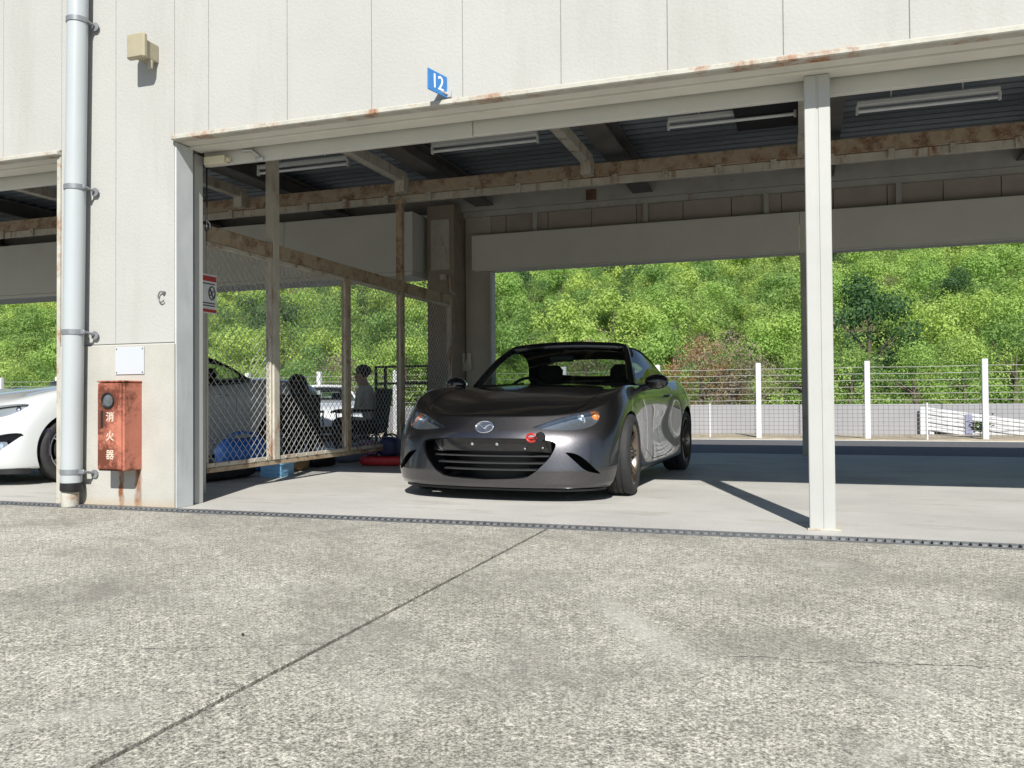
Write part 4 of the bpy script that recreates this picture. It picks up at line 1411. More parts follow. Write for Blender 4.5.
def bag(name, label, c, size, m, rz=0, amp=.02, fr=6, seed=0, handles=True, cat='bag', pw=3.2):
    t = thing(name, label, cat, (c[0], c[1], 0))
    b = crumple(pillow((c[0], c[1], c[2]), size, rz, pw=pw), amp, fr, seed, max(.002, c[2]-size[2]))
    b.build('body', m, t, smooth=180)
    if handles:
        h = MB()
        for s in (-1, 1):
            q = Matrix.Rotation(rz, 3, 'Z')
            pts = []
            for k in range(12):
                a = PI*k/11
                p = q @ Vector((size[0]*.55*math.cos(a), s*size[1]*.5, 0))
                pts.append((c[0]+p.x, c[1]+p.y, c[2]+size[2]*.82+size[2]*.55*math.sin(a)))
            h.tube(pts, .009, n=6)
        h.build('handle', m, t, smooth=60)
    return t
M_BLUEBAG = mat('blue woven plastic', (.025,.16,.55), rough=.45, var=.15, scale=20, bump=.2)
M_BROWNBAG = mat('brown canvas', (.24,.165,.08), rough=.85, var=.2, scale=15)
M_BLKBAG = mat('black nylon', (.016,.016,.018), rough=.7, var=.3, scale=20)
M_NAVY = mat('navy nylon', (.022,.03,.085), rough=.6, var=.2, scale=15)
M_GREYB = mat('grey blue nylon', (.16,.19,.25), rough=.7, var=.15, scale=12)
M_RED = mat('red vinyl', (.50,.025,.03), rough=.45, var=.1, scale=10)
M_FLORAL = mat('purple print', (.30,.12,.20), rough=.85)
nt = M_FLORAL.node_tree; g_ = nt.nodes.new('ShaderNodeNewGeometry'); v_ = _n(nt, 'ShaderNodeTexVoronoi', Scale=38.); nt.links.new(g_.outputs['Position'], v_.inputs['Vector'])
nt.links.new(ramp(nt, v_.outputs['Distance'], [(.25, (.52,.26,.34)), (.42, (.09,.045,.13))], 'CONSTANT'), nt.nodes['Principled BSDF'].inputs['Base Color'])
bag('shopping_bag', 'large crumpled bright blue bag beside the wheel behind the mesh', (-5.33, 7.25, .17), (.27, .17, .17), M_BLUEBAG, .9, .035, 5, 1)
bag('shade_form', 'long black form standing in for the shade on the floor below the bright blue bag', (-5.02, 6.50, .07), (.42, .13, .07), M_BLKBAG, 1.5, .015, 6, 2, handles=False)  # added black solid that stands for the shade under the car and rail
bag('canvas_bag', 'brown canvas bag slumped on the floor under the partition', (-4.90, 7.50, .07), (.16, .11, .07), M_BROWNBAG, 1.2, .02, 7, 3)
bag('rucksack', 'black rucksack lying under the rail beside the brown canvas bag', (-4.93, 8.02, .07), (.19, .11, .07), M_BLKBAG, 1.3, .02, 7, 4)
bag('cool_bag', 'grey blue soft bag on the floor between the black rucksack and red cushion', (-4.97, 8.72, .085), (.20, .12, .085), M_GREYB, 1.2, .012, 5, 5)
bag('seat_cushion', 'flat red cushion on the floor at the front corner of the dark roadster', (-4.30, 8.42, .05), (.30, .18, .05), M_RED, .25, .008, 6, 6, handles=False, cat='cushion', pw=5)
bag('print_bag', 'small purple and pink patterned bag lying on the red cushion', (-4.52, 8.42, .185), (.105, .10, .085), M_FLORAL, .2, .02, 8, 7, handles=False)
bag('navy_bag', 'navy blue bag on the red cushion next to the patterned bag', (-4.30, 8.46, .20), (.12, .12, .10), M_NAVY, .1, .02, 8, 8)

# dark mesh screen standing in the next bay
t = thing('mesh_screen', 'dark framed mesh screen standing in the left bay behind the seated man', 'screen', (-5.4, 10.95, 0))
a = MB(); X0, X1, Y, Z = -5.78, -4.95, 10.95, 1.19
for x in (X0, -5.63, -5.40, X1): a.box(x-.018, x+.018, Y-.018, Y+.018, 0, Z, .003)
for z in (.06, .99 if False else .95, Z): a.box(X0-.018, X1+.018, Y-.0165, Y+.0165, z-.016, z+.016, .003)
a.build('frame', M_BLACK, t)
a = MB()
for k in range(-30, 22):
    for fam in (1, -1):
        p = .042; H = 1.1; ya = X0+k*p; yc = ya+H; za, zc = .06, 1.16
        if ya < X0: za += X0-ya; ya = X0
        if yc > X1: zc -= yc-X1; yc = X1
        if yc-ya > .02 and zc > za:
            if fam < 0: za, zc = 1.22-za, 1.22-zc
            a.tube([(ya, Y, za), (yc, Y, zc)], .0026, n=4, caps=False)
a.build('mesh', M_BLACK, t)
# gloves hung by the rear wall
t = thing('work_gloves', 'pair of off-white work gloves hanging on the rear wall behind the roadster', 'gloves', (-4.42, 11.06, 1.05))
for dx, s in ((-.03, 1), (.06, -1)):
    g = MB(); x = -4.44+dx
    g.tube([(x, 11.06, 1.36), (x, 11.05, 1.29), (x, 11.05, 1.22)], [.034, .036, .044], n=10)
    for q in range(4): g.tube([(x-.03+.02*q, 11.05, 1.23), (x-.036+.024*q, 11.045, 1.16), (x-.036+.024*q, 11.045, 1.115-.008*(q in (1, 2)))], [.012, .011, .008], n=7)
    g.tube([(x+s*.03, 11.05, 1.25), (x+s*.06, 11.045, 1.20), (x+s*.062, 11.045, 1.165)], [.013, .012, .009], n=7)
    g.build('glove', mat('cotton glove', (.55,.52,.45), rough=.9, var=.1), t, smooth=60)
# bits of litter lying on the apron
for (x, y, s, nm, lb, ct) in ((-.142, 1.50, .011, 'dead_leaf', 'small curled dark leaf lying alone on the front right of the apron', 'leaf'),
                              (-1.62, 2.20, .005, 'pebble', 'dark pebble on the apron just above the left hairline crack', 'pebble'),
                              ):
    a = MB(); rg = random.Random(int(x*100))
    if nm == 'pebble': crumple(a.ball((x, y, s*.7), (s, s*.8, s*.7), n=10), .003, 90, 3)
    else: a.grid([[(x+s*(i-2)*.9, y+s*.5*(j-1)*(1-abs(i-2)*.35)+.002*math.sin(i), .003+.008*abs(math.sin(i*1.1))+.004*j) for i in range(5)] for j in range(3)])
    tag(a.build(nm, mat('litter %s' % lb[:10], (.035,.03,.022), rough=.9), smooth=180), lb, ct)
# ------------------------------------------------------------------ white roadster in the next bay, white coupe on the lane
def build_white_car(name, label, loc, rz, lvl, zup=.02, roof=None, simple=False):
    root = thing(name, label, 'car', (loc[0], loc[1], loc[2]), rz)
    bm = roadster_shell(lvl, lambda x, s, z: (x*1.0, s, z+(.035 if z > .3 else zup)+max(0, z-.6)*.12+(.075*max(0, 1-s/1.0)*min(1, max(0, (z-.5)/.1)) if s < 1 else 0)))
    take(bm, circ(AX, .300, .335)).free(); take(bm, circ(AX+WB, .300, .335)).free()
    take(bm, plan(chaikin([(0,1.265),(.60,1.42),(.70,1.50),(.70,2.62),(.60,2.80),(0,2.92),(-.60,2.80),(-.70,2.62),(-.70,1.50),(-.60,1.42)], 2), sym=False, zmin=.7)).free()
    mouth = np.vstack([spline([(0,.34),(.28,.33),(.36,.29),(.33,.22),(.26,.185),(0,.18)], 5, False), [(-.2,.18),(-.2,.34)]])
    take(bm, front(mouth, .5)).free()
    fog = chaikin([(.42,.395),(.60,.415),(.85,.475),(.79,.37),(.70,.275),(.47,.265)], 2)
    take(bm, front(fog, .6)).free()
    hl = chaikin([(.30,.59),(.36,.64),(.50,.685),(.68,.705),(.78,.708),(.765,.655),(.68,.592),(.45,.568)], 2)
    for sg in (1, -1):
        lens = take(bm, front(hl, .8, sym=False, side=sg))
        hb = lens.copy(); lay = hb.verts.layers.float_vector['nrm']
        for v in hb.verts: v.co -= Vector(v[lay])*.04
        rim_in(lens, .038)
        h = finish(hb, 'headlight', M_HLIN2, root)
        finish(lens, 'lamp_cover', M_LENS, h)
        pj = MB(); pj.ball((sg*.67, .37-AX, .645), (.036,.03,.036), n=14); pj.ball((sg*.52, .27-AX, .625), (.034,.03,.034), n=14)
        pj.build('reflector', M_CHROME, h, smooth=80, local=True)
        fg = MB(); fg.grid([[(sg*(.38+.48*i/6), .14+.40*(i/6)**1.8-AX, z) for i in range(7)] for z in (.25, .49)])
        f = fg.build('fog_recess', M_NAVYP, root, smooth=60, local=True)
        fl = MB(); fl.lathe([(.0, -.03), (.030, -.026), (.042, -.01), (.046, -.012), (.046, .03)], 'y', (sg*.66, .235-AX, .335), n=20)
        fl.build('fog_lamp', M_BULB, f, smooth=40, local=True)
    dp = [(1.36,.255),(1.36,.60),(1.40,.855),(1.44,.95),(2.45,.95),(2.50,.86),(2.50,.65),(2.44,.37),(2.36,.255)]
    for sg in (1, -1):
        FD = sideview(chaikin(dp, 1), sg, .62)
        gap(bm, FD, .003)
        d = take(bm, FD); rim_in(d, .02)
        do = finish(d, 'door', M_WHITE, root)
        hd = MB(); hd.tube([(sg*.808,2.24-AX,.77), (sg*.842,2.28-AX,.772), (sg*.842,2.37-AX,.775), (sg*.812,2.42-AX,.777)], .011, n=8)
        hd.build('door_handle', M_WHITE, do, smooth=60, local=True)
    rim_in(bm, .022)
    finish(bm, 'body', M_WHITE, root)
    g = MB(); g.grid([[(-.4+.8*j/8, .12-AX, z) for j in range(9)] for z in (.14, .36)]); g.build('grille', M_BLACK, root, local=True)
    sp = MB()
    edge = spline([(0,.04),(.28,.05),(.56,.11),(.72,.2),(.80,.30),(.82,.40)], 4, False)
    out = [(-x, s-AX) for x, s in edge[::-1]]+[(x, s-AX) for x, s in edge[1:]]
    sp.grid([[(x, y, z) for x, y in out] for z in (.105, .165)]); sp.build('lower_lip', M_BLACK, root, smooth=60, local=True)
    up = len(COL.objects)
    greenhouse(root, M_WHITE, roof or M_CLOTH, M_GLASS, M_GLOSSB if roof is None else M_WHITE)
    for o in root.children:
        if o.name.split('.')[0] in ('windscreen','windscreen_frame','cowl','folding_roof','rear_window','side_window','window_seal','dashboard','seat','steering_wheel','rear_view_mirror'):
            o.location.z += .035
    for sg in (1, -1): door_mirror(root, sg, M_WHITE, z0=.875)
    wheel_houses(root)
    ms = dict(tyre=M_TYRE, rim=M_RIMS, disc=M_DISC)
    for sa in (0, WB):
        for sg in (1, -1): car_wheel('wheel', root, (sg*.75, sa, .300), sg, ms, spokes=5)
    return root
M_HLIN2 = mat('white car lamp reflector', (.55,.57,.58), rough=.3, metal=.7)
M_NAVYP = mat('dark blue plastic', (.02,.02,.04), rough=.4)
build_white_car('sports_car', 'white roadster with black soft top in the left bay, partly hidden by the pillar', (-6.98, 6.20, 0), -math.radians(16.7), 4)
build_white_car('coupe', 'small white car parked on the sunny pit lane behind the two seated people', (-9.9, 16.6, -.18), math.radians(38), 2, roof=M_WHITE)
# ------------------------------------------------------------------ people and camping chairs
def skin_body(name, joints, edges, parent, mats, pick, root='pelvis', lvl=2):
    names = list(joints)
    me = bpy.data.meshes.new(name)
    me.from_pydata([joints[n][0] for n in names], [(names.index(a), names.index(b)) for a, b in edges], [])
    o = bpy.data.objects.new(name, me); COL.objects.link(o)
    md = o.modifiers.new('skin', 'SKIN'); md.use_smooth_shade = True
    sv = me.skin_vertices[0].data
    for i, n in enumerate(names):
        r = joints[n][1]
        sv[i].radius = r if hasattr(r, '__len__') else (r, r)
        sv[i].use_root = (n == root)
    s = o.modifiers.new('sub', 'SUBSURF'); s.levels = lvl; s.render_levels = lvl
    dg = bpy.context.evaluated_depsgraph_get()
    ev = bpy.data.meshes.new_from_object(o.evaluated_get(dg))
    bpy.data.objects.remove(o)
    ev.materials.clear()
    for m in mats: ev.materials.append(m)
    for p in ev.polygons:
        p.use_smooth = True
        p.material_index = pick(p.center)
    ev.name = name
    ob = link(bpy.data.objects.new(name, ev)); ob.parent = parent
    return ob

def seated(root, mats, pick, hands, headturn=0., lean=0., feet=.0, sh=1.0):
    """figure in local space: sits facing -x, hips at the origin height .36"""
    J, E = {}, []
    def add(n, p, r, par=None):
        J[n] = (p, r)
        if par: E.append((par, n))
    L = lean
    add('pelvis', (0,0,.40), (.15,.115)); add('belly', (-.01+L*.2,0,.53), (.135,.105), 'pelvis'); add('chest', (-.02+L*.55,0,.70), (.155,.11), 'belly')
    add('upper', (-.02+L*.8,0,.845), (.155,.095), 'chest'); add('neck', (-.03+L,0,.925), .064, 'upper'); 
    add('jaw', (-.055+L*1.15,0,.985), (.062,.070), 'neck'); add('skull', (-.035+L*1.2,0,1.075), (.078,.088), 'jaw'); add('crown', (-.025+L*1.2,0,1.12), (.062,.066), 'skull')
    add('nose', (-.142+L*1.15,0,1.025), (.011,.013), 'jaw')
    for s, n in ((1, 'l'), (-1, 'r')):
        add(n+'ear', (-.02+L*1.15, s*.088, 1.035), (.014,.018), 'skull')
        add(n+'sho', (-.02+L*.8, s*.18, .835), .066, 'upper')
        el, wr = hands[n]
        add(n+'elb', el, .042, n+'sho'); add(n+'wri', wr, .030, n+'elb')
        d = (Vector(wr)-Vector(el)).normalized()
        side = Vector((0, 0, 1)).cross(d)
        if side.length < .1: side = Vector((0, 1, 0))
        side.normalize()
        palm = Vector(wr)+d*.06
        add(n+'palm', tuple(palm), (.038,.020), n+'wri')
        nn = d.cross(side)
        for k, (o, ln) in enumerate(((-.030,.060),(-.010,.072),(.010,.068),(.028,.052))):
            b = palm+side*o+d*.028
            add(n+'f%da' % k, tuple(b), .0095, n+'palm'); add(n+'f%db' % k, tuple(b+d*ln*.5+nn*.008), .0088, n+'f%da' % k); add(n+'f%dc' % k, tuple(b+d*ln*.85-Vector((0,0,.022))), .0075, n+'f%db' % k)
        tb = Vector(wr)+d*.03-side*.035
        add(n+'t1', tuple(tb), .0105, n+'palm'); add(n+'t2', tuple(tb+d*.045-side*.018), .009, n+'t1')
        add(n+'hip', (-.04, s*.095, .40), .088, 'pelvis'); add(n+'kne', (-.46, s*.13, .46), .058, n+'hip'); add(n+'cal', (-.47, s*.13, .27), .052, n+'kne')
        add(n+'ank', (-.44+feet, s*.13, .085), .036, n+'cal'); add(n+'hee', (-.43+feet, s*.13, .042), .036, n+'ank'); add(n+'toe', (-.60+feet, s*.14, .034), (.042,.028), n+'hee')
    return skin_body('body', J, E, root, mats, pick)

def face(root, L, sk):
    e = MB()
    for s in (1, -1): 
        e.ball((-.118+L*1.15, s*.033, 1.055), .0125, n=10)
    e.build('eyes', mat('eye', (.06,.045,.04), rough=.2), root, smooth=90, local=True)
    m = MB(); m.ball((-.121+L*1.15, 0, .985), (.008,.026,.007), n=10); m.build('mouth', mat('lips', (.25,.10,.085), rough=.5), root, smooth=90, local=True)

def hair(root, L, m, long=False):
    h = MB()
    if long: h.ball((-.004+L*1.2, 0, 1.085), (.125,.112,.106), n=20)
    else: h.ball((-.016+L*1.2, 0, 1.092), (.100,.100,.090), n=20)
    h.v = [(x if not (z < 1.065 and x < -.07+L*1.2) else -.066+L*1.2+.006*random.random(), y, z) if not (z < 1.05 and x < -.02+L*1.2) else (max(x, -.015+L*1.2), y, z) for x, y, z in h.v]
    if long:
        for k in range(46):
            a = -1.9+3.8*k/45
            x0 = .005+.095*math.cos(a)+L*1.2; y0 = .098*math.sin(a)
            ln = .50+.08*random.random()
            h.tube([(x0*.7, y0*.8, 1.14), (x0, y0*1.05, 1.06), (x0*1.12+.012, y0*1.25, .94), (x0*1.15+.03, y0*1.35, 1.06-ln*.7), (x0*1.05+.05, y0*1.2, 1.06-ln)], [.02,.026,.028,.024,.008], n=6)
    else:
        for k in range(90):
            a = random.uniform(-1.9, 1.9); b = random.uniform(-.1, 1.4)
            d = Vector((math.cos(a)*math.cos(b), math.sin(a)*math.cos(b), math.sin(b)))
            p = Vector((-.016+L*1.2, 0, 1.088))+Vector((d.x*.098, d.y*.094, d.z*.086))
            h.tube([tuple(p-d*.01), tuple(p+d*.012+Vector((.01,0,-.012)))], [.012,.003], n=5)
    h.build('hair', m, root, smooth=90, local=True)

def camp_chair(label, loc, rz, fabric, hi=.86):
    t = thing('camp_chair', label, 'chair', loc, rz, 'folding camp chairs behind the mesh')
    f = MB(); w = .27
    for s in (1, -1):
        f.tube([(-.26, s*w, .02), (.24, s*(w-.02), .40), (.30, s*w, hi)], .010, n=8)
        f.tube([(.24, s*w, .02), (-.24, s*w, .36), (-.27, s*w, .58)], .010, n=8)
        f.tube([(-.29, s*w, .585), (.25, s*w, .585)], .014, n=8)
    f.tube([(-.26, -w, .02), (-.25, w, .36)], .009, n=8); f.tube([(-.26, w, .02), (-.25, -w, .36)], .009, n=8)
    f.tube([(.24, -w, .02), (.24, w, .38)], .009, n=8); f.tube([(.24, w, .02), (.24, -w, .38)], .009, n=8)
    f.build('frame', M_BLACK, t, smooth=60, local=True)
    st = MB(); st.grid([[(-.25+.5*i/10, -w+2*w*j/10, .37-.075*math.sin(PI*j/10)-.02*math.sin(PI*i/10)) for j in range(11)] for i in range(11)])
    so_ = st.build('seat', fabric, t, smooth=180, local=True); so_.modifiers.new('s', 'SOLIDIFY').thickness = .006
    bk = MB(); bk.grid([[(.235+.065*i/10+.05*math.sin(PI*j/10), -w+2*w*j/10, .36+(hi-.36)*i/10) for j in range(11)] for i in range(11)])
    bo_ = bk.build('backrest', fabric, t, smooth=180, local=True); bo_.modifiers.new('s', 'SOLIDIFY').thickness = .006
    return t
M_SKIN = mat('skin', (.42,.25,.17), rough=.55, var=.06, scale=20)
M_HAIR = mat('black hair', (.010,.009,.009), rough=.45)
M_BLKCLOTH = mat('black cloth', (.010,.010,.012), rough=.9, var=.2, scale=30)
M_SHIRT = mat('grey shirt', (.50,.50,.47), rough=.9, var=.08, scale=12, bump=.4, bscale=14)
M_PANTS = mat('dark trousers', (.035,.035,.04), rough=.9, var=.15, scale=12)
M_GREENF = mat('dark green canvas', (.012,.03,.026), rough=.8, var=.15, scale=10)

def man():
    rz = math.radians(8); loc = (-5.215, 9.80, .0)
    camp_chair('dark green camp chair with the man in the grey shirt sitting in it', (loc[0]-.13, loc[1]-.02, 0), rz, M_GREENF)
    r = thing('person', 'man in a grey shirt with short black hair seated in a green camp chair', 'person', (loc[0], loc[1], .0), rz)
    L = -.10
    def pick(c):
        if c.z > .905 or (c.z > .9 and abs(c.y) < .07): return 0
        if c.x < -.36 and .46 < c.z < .62 and abs(c.y) < .26 and c.z > .535: return 0
        if c.z < .105: return 3
        if c.z < .47 or (c.x < -.22 and c.z < .53): return 2
        return 1
    seated(r, [M_SKIN, M_SHIRT, M_PANTS, M_GLOSSB], pick, {'l': ((-.14,.235,.585), (-.39,.16,.575)), 'r': ((-.14,-.235,.585), (-.39,-.16,.575))}, lean=L)
    face(r, L, M_SKIN); hair(r, L, M_HAIR)
def woman():
    rz = math.radians(-62); loc = (-5.50, 8.50, 0)
    camp_chair('black camp chair holding the person dressed all in black', loc, rz, M_BLKBAG, hi=.78)
    r = thing('person', 'person dressed all in black with long dark hair seated with their back turned', 'person', (loc[0], loc[1], -.0), rz)
    L = .05
    def pick(c):
        if c.z > .93: return 0
        if c.x < -.36 and .535 < c.z < .62 and abs(c.y) < .26: return 0
        return 1
    b = seated(r, [M_SKIN, M_BLKCLOTH], pick, {'l': ((-.12,.24,.58), (-.36,.13,.57)), 'r': ((-.12,-.24,.58), (-.36,-.13,.57))}, lean=L)
    face(r, L, M_SKIN); hair(r, L, M_HAIR, True)
    for o in r.children: o.scale = (.86,.90,.86)
man(); woman()
# ------------------------------------------------------------------ pit wall fence, barrier wall, crash barrier
M_POSTW = mat('white post paint', (.60,.61,.62), rough=.45, var=.03, scale=4, dirt=.2, dcol=(.5,.47,.4))
M_WALLG = mat('barrier wall paint', (.30,.30,.31), rough=.8, var=.06, scale=1.5, dirt=.35, dcol=(.24,.23,.21), rscale=1.5, streak=True)
M_FWIRE = mat('fence wire', (.36,.36,.32), rough=.5)
def fence():
    Y = 18.9
    t = thing('wire_fence', 'white post and wire fence along the far side of the sunny pit lane', 'fence', (-8, Y, -.18))
    xs = [-.82+2.155*k for k in range(-13, 5)]
    for x in xs:
        a = MB(); a.box(x-.054, x+.054, Y-.05, Y+.05, -.18, 1.445, .008); a.box(x-.022, x+.022, Y-.054, Y-.050, .42, .47, .001)
        a.build('post', M_POSTW, t)
    a = MB()
    for k in range(6):
        z = 1.32-.135*k
        for x0, x1 in zip(xs[:-1], xs[1:]):
            sag = .012
            a.tube([(x0, Y+.06, z), ((x0+x1)/2, Y+.06, z-sag), (x1, Y+.06, z)], .0065, n=5, caps=False)
    a.build('strand_wire', M_FWIRE, t, smooth=180)
    a = MB()
    for k in range(8): a.tube([(xs[0], Y+.065, .53-.085*k), (xs[-1], Y+.065, .53-.085*k)], .0048, n=4, caps=False)
    x = xs[0]
    while x < xs[-1]:
        a.tube([(x, Y+.07, -.12), (x, Y+.07, .54)], .0042, n=4, caps=False); x += .098
    a.build('mesh_wire', mat('lower mesh wire', (.22,.22,.23), rough=.5), t, smooth=180)
    for x0 in xs[:-1]:
        x = x0+1.12
        a = MB(); a.cyl((x, Y+.08, -.18), (x, Y+.08, .58), .020, n=10); a.build('stay', M_POSTW, t, smooth=40)
fence()
def wall():
    a = MB(); x = -60
    while x < 30:
        a.box(x+.006, x+2.994, 20.9, 21.1, -.3, .535, .02); x += 3
    tag(a.build('barrier_wall', M_WALLG), 'low pale grey concrete barrier wall behind the wire fence', 'wall')
wall()
def guard_rail():
    t = thing('crash_barrier', 'white steel crash barrier slanting away beside the wire fence', 'crash barrier', (3.6, 20.3, -.18))
    p0, p1 = Vector((2.70, 20.78, .44)), Vector((6.6, 20.2, -.16))
    d = p1-p0
    n = Vector((0, -1, 0))
    prof = [(-.080,0),(-.064,.03),(-.02,.03),(-.010,.012),(.010,.012),(.02,.03),(.064,.03),(.080,0)]
    for k in range(3):
        a = MB()
        off = -.06-.175*k
        rows = []
        for q in np.linspace(0, 1, 8):
            c = p0+d*q
            rows.append([tuple(c+Vector((0, -o, off+z))) for z, o in prof])
        a.grid(rows); a.build('rail', M_POSTW, t, smooth=40)
    for q in (.02, .31, .62, .95):
        c = p0+d*q
        a = MB(); a.box(c.x-.05, c.x+.05, c.y+.005, c.y+.10, -.3, c.z+.02, .006); a.build('post', M_POSTW, t)
    c = p0+d*.0
    a = MB(); a.box(c.x-.16, c.x-.02, c.y-.03, c.y+.03, -.18, c.z+.03, .012); a.build('end_cap', M_POSTW, t)
    c = p0+d*.20
    a = MB(); a.box(c.x-.06, c.x+.075, c.y-.055, c.y-.042, -.14, c.z-.01, .003); a.build('marker_board', mat('grey blue board', (.23,.24,.36), rough=.6), t)
guard_rail()
# weed growing by the barrier
rg = random.Random(3); a = MB()
for k in range(140):
    c = Vector((3.52, 19.6, -.02))+Vector((rg.gauss(0,.10), rg.gauss(0,.07), abs(rg.gauss(0,.10))))
    u = Vector((rg.uniform(-1,1), rg.uniform(-1,1), rg.uniform(-.4,1))).normalized()*.04; w = u.cross(Vector((rg.uniform(-1,1), rg.uniform(-1,1), 1))).normalized()*.02
    a.add([tuple(c-u-w), tuple(c+u-w), tuple(c+u+w), tuple(c-u+w)], [(0,1,2,3)])
a.tube([(3.52,19.6,-.18),(3.52,19.6,.05)], .008, n=5)
M_WEED = mat('weed leaf', (.07,.12,.03), rough=.7)
tag(a.build('weed', M_WEED), 'small green weed growing in front of the white crash barrier', 'plant')
# ------------------------------------------------------------------ wooded hillside
def hill_z(x, y):
    d = y-44
    if d <= 0: return -.2
    s = .235+.05*noise.noise((x*.012+3, y*.01, 0))+.0006*max(0, x+40)
    rise = s*d*(1-.0012*max(0, d-40))
    return -.2+rise*min(1, d/14+.15)+1.2*noise.noise((x*.03, y*.03, 5))*min(1, d/20)
b = MB()
b.grid([[(x, y, hill_z(x, y)) for x in np.linspace(-330, 140, 95)] for y in np.linspace(43, 260, 50)])
tag(b.build('hillside', M_GRASS, smooth=180), kind='structure')

def leaf_mat(name, dark, mid, light, hue=.022):
    m = bpy.data.materials.new(name); m.use_nodes = True
    nt = m.node_tree; b = nt.nodes['Principled BSDF']
    b.inputs['Roughness'].default_value = .55; b.inputs['Specular IOR Level'].default_value = .3
    geo = nt.nodes.new('ShaderNodeNewGeometry'); oi = nt.nodes.new('ShaderNodeObjectInfo')
    tc = nt.nodes.new('ShaderNodeTexCoord'); cn = _n(nt, 'ShaderNodeTexNoise', Scale=.85, Detail=3.); nt.links.new(tc.outputs['Object'], cn.inputs['Vector'])
    ma = _n(nt, 'ShaderNodeMath', operation='MULTIPLY_ADD'); nt.links.new(cn.outputs['Fac'], ma.inputs[0]); ma.inputs[1].default_value = 1.9; ma.inputs[2].default_value = -.62
    mb = _n(nt, 'ShaderNodeMath', operation='MULTIPLY_ADD'); nt.links.new(geo.outputs['Random Per Island'], mb.inputs[0]); mb.inputs[1].default_value = .35; nt.links.new(ma.outputs[0], mb.inputs[2])
    x = ramp(nt, mb.outputs[0], [(0, dark), (.5, mid), (1, light)])
    hs = nt.nodes.new('ShaderNodeHueSaturation')
    mr = _n(nt, 'ShaderNodeMapRange'); nt.links.new(oi.outputs['Random'], mr.inputs[0]); mr.inputs[3].default_value = .5-hue; mr.inputs[4].default_value = .5+hue*.6
    nt.links.new(mr.outputs[0], hs.inputs['Hue'])
    m2 = _n(nt, 'ShaderNodeMath', operation='MULTIPLY_ADD'); nt.links.new(oi.outputs['Random'], m2.inputs[0]); m2.inputs[1].default_value = -.38; m2.inputs[2].default_value = 1.88
    nt.links.new(m2.outputs[0], hs.inputs['Value']); nt.links.new(x, hs.inputs['Color'])
    nt.links.new(hs.outputs[0], b.inputs['Base Color'])
    # light through the leaves
    tr = _n(nt, 'ShaderNodeBsdfTranslucent'); nt.links.new(hs.outputs[0], tr.inputs[0])
    mx = nt.nodes.new('ShaderNodeMixShader'); mx.inputs[0].default_value = .5
    out = [n for n in nt.nodes if n.type == 'OUTPUT_MATERIAL'][0]
    nt.links.new(b.outputs[0], mx.inputs[1]); nt.links.new(tr.outputs[0], mx.inputs[2]); nt.links.new(mx.outputs[0], out.inputs[0])
    return m
M_BARK = mat('bark', (.11,.09,.07), rough=.95, var=.3, scale=8)
LEAF = {
 'fresh': leaf_mat('fresh green leaf', (.155,.24,.055), (.22,.32,.08), (.31,.415,.12)),
 'mid': leaf_mat('mid green leaf', (.105,.175,.045), (.155,.24,.065), (.22,.31,.09)),
 'dark': leaf_mat('dark evergreen leaf', (.035,.075,.028), (.058,.11,.040), (.09,.15,.06), .02),
 'yellow': leaf_mat('yellow green leaf', (.17,.26,.06), (.23,.33,.08), (.31,.41,.11), .02),
 'brown': leaf_mat('brownish twig and leaf', (.14,.12,.08), (.21,.18,.12), (.29,.25,.17), .02),
 'rust': leaf_mat('reddish leaf', (.16,.09,.045), (.24,.145,.07), (.27,.20,.10), .02),
}
def crown_mesh(name, seed, m, R, H, nclump, nleaf, leaf, low=.25):
    """leaf clumps spread through an uneven crown volume"""
    rg = np.random.RandomState(seed)
    V, F = [], []
    cl = []
    for k in range(nclump):
        a = rg.uniform(0, 2*PI); h = rg.uniform(0, 1)
        prof = math.sin(PI*min(1, .16+.84*h)**.85)**.7
        rr = R*prof*math.sqrt(rg.uniform(.12, 1))*rg.uniform(.7, 1.3)
        cl.append((rr*math.cos(a), rr*math.sin(a), H*(low+(1-low)*h)*rg.uniform(.92, 1.04), R*rg.uniform(.16, .34)))
    for (cx, cy, cz, cr) in cl:
        n = int(nleaf*(cr/(R*.28))**2)
        d = rg.normal(size=(n, 3)); d /= np.linalg.norm(d, axis=1)[:, None]
        r = cr*rg.uniform(.55, 1.08, n)
        c = np.array([cx, cy, cz])+d*r[:, None]*np.array([1, 1, .72])
        nrm = d+rg.normal(size=(n, 3))*.34; nrm[:, 2] += .35
        nrm /= np.linalg.norm(nrm, axis=1)[:, None]
        t = np.cross(nrm, rg.normal(size=(n, 3))); t /= np.linalg.norm(t, axis=1)[:, None]
        bt = np.cross(nrm, t)
        s = leaf*rg.uniform(.6, 1.25, n)[:, None]
        base = len(V)
        q = np.stack([c-t*s*.5, c-bt*s*.32, c+t*s*.6, c+bt*s*.32], 1).reshape(-1, 3)
        V.extend(q.tolist()); F.extend([(base+4*i, base+4*i+1, base+4*i+2, base+4*i+3) for i in range(n)])
    me = bpy.data.meshes.new(name); me.from_pydata(V, [], F); me.materials.append(m)
    return me
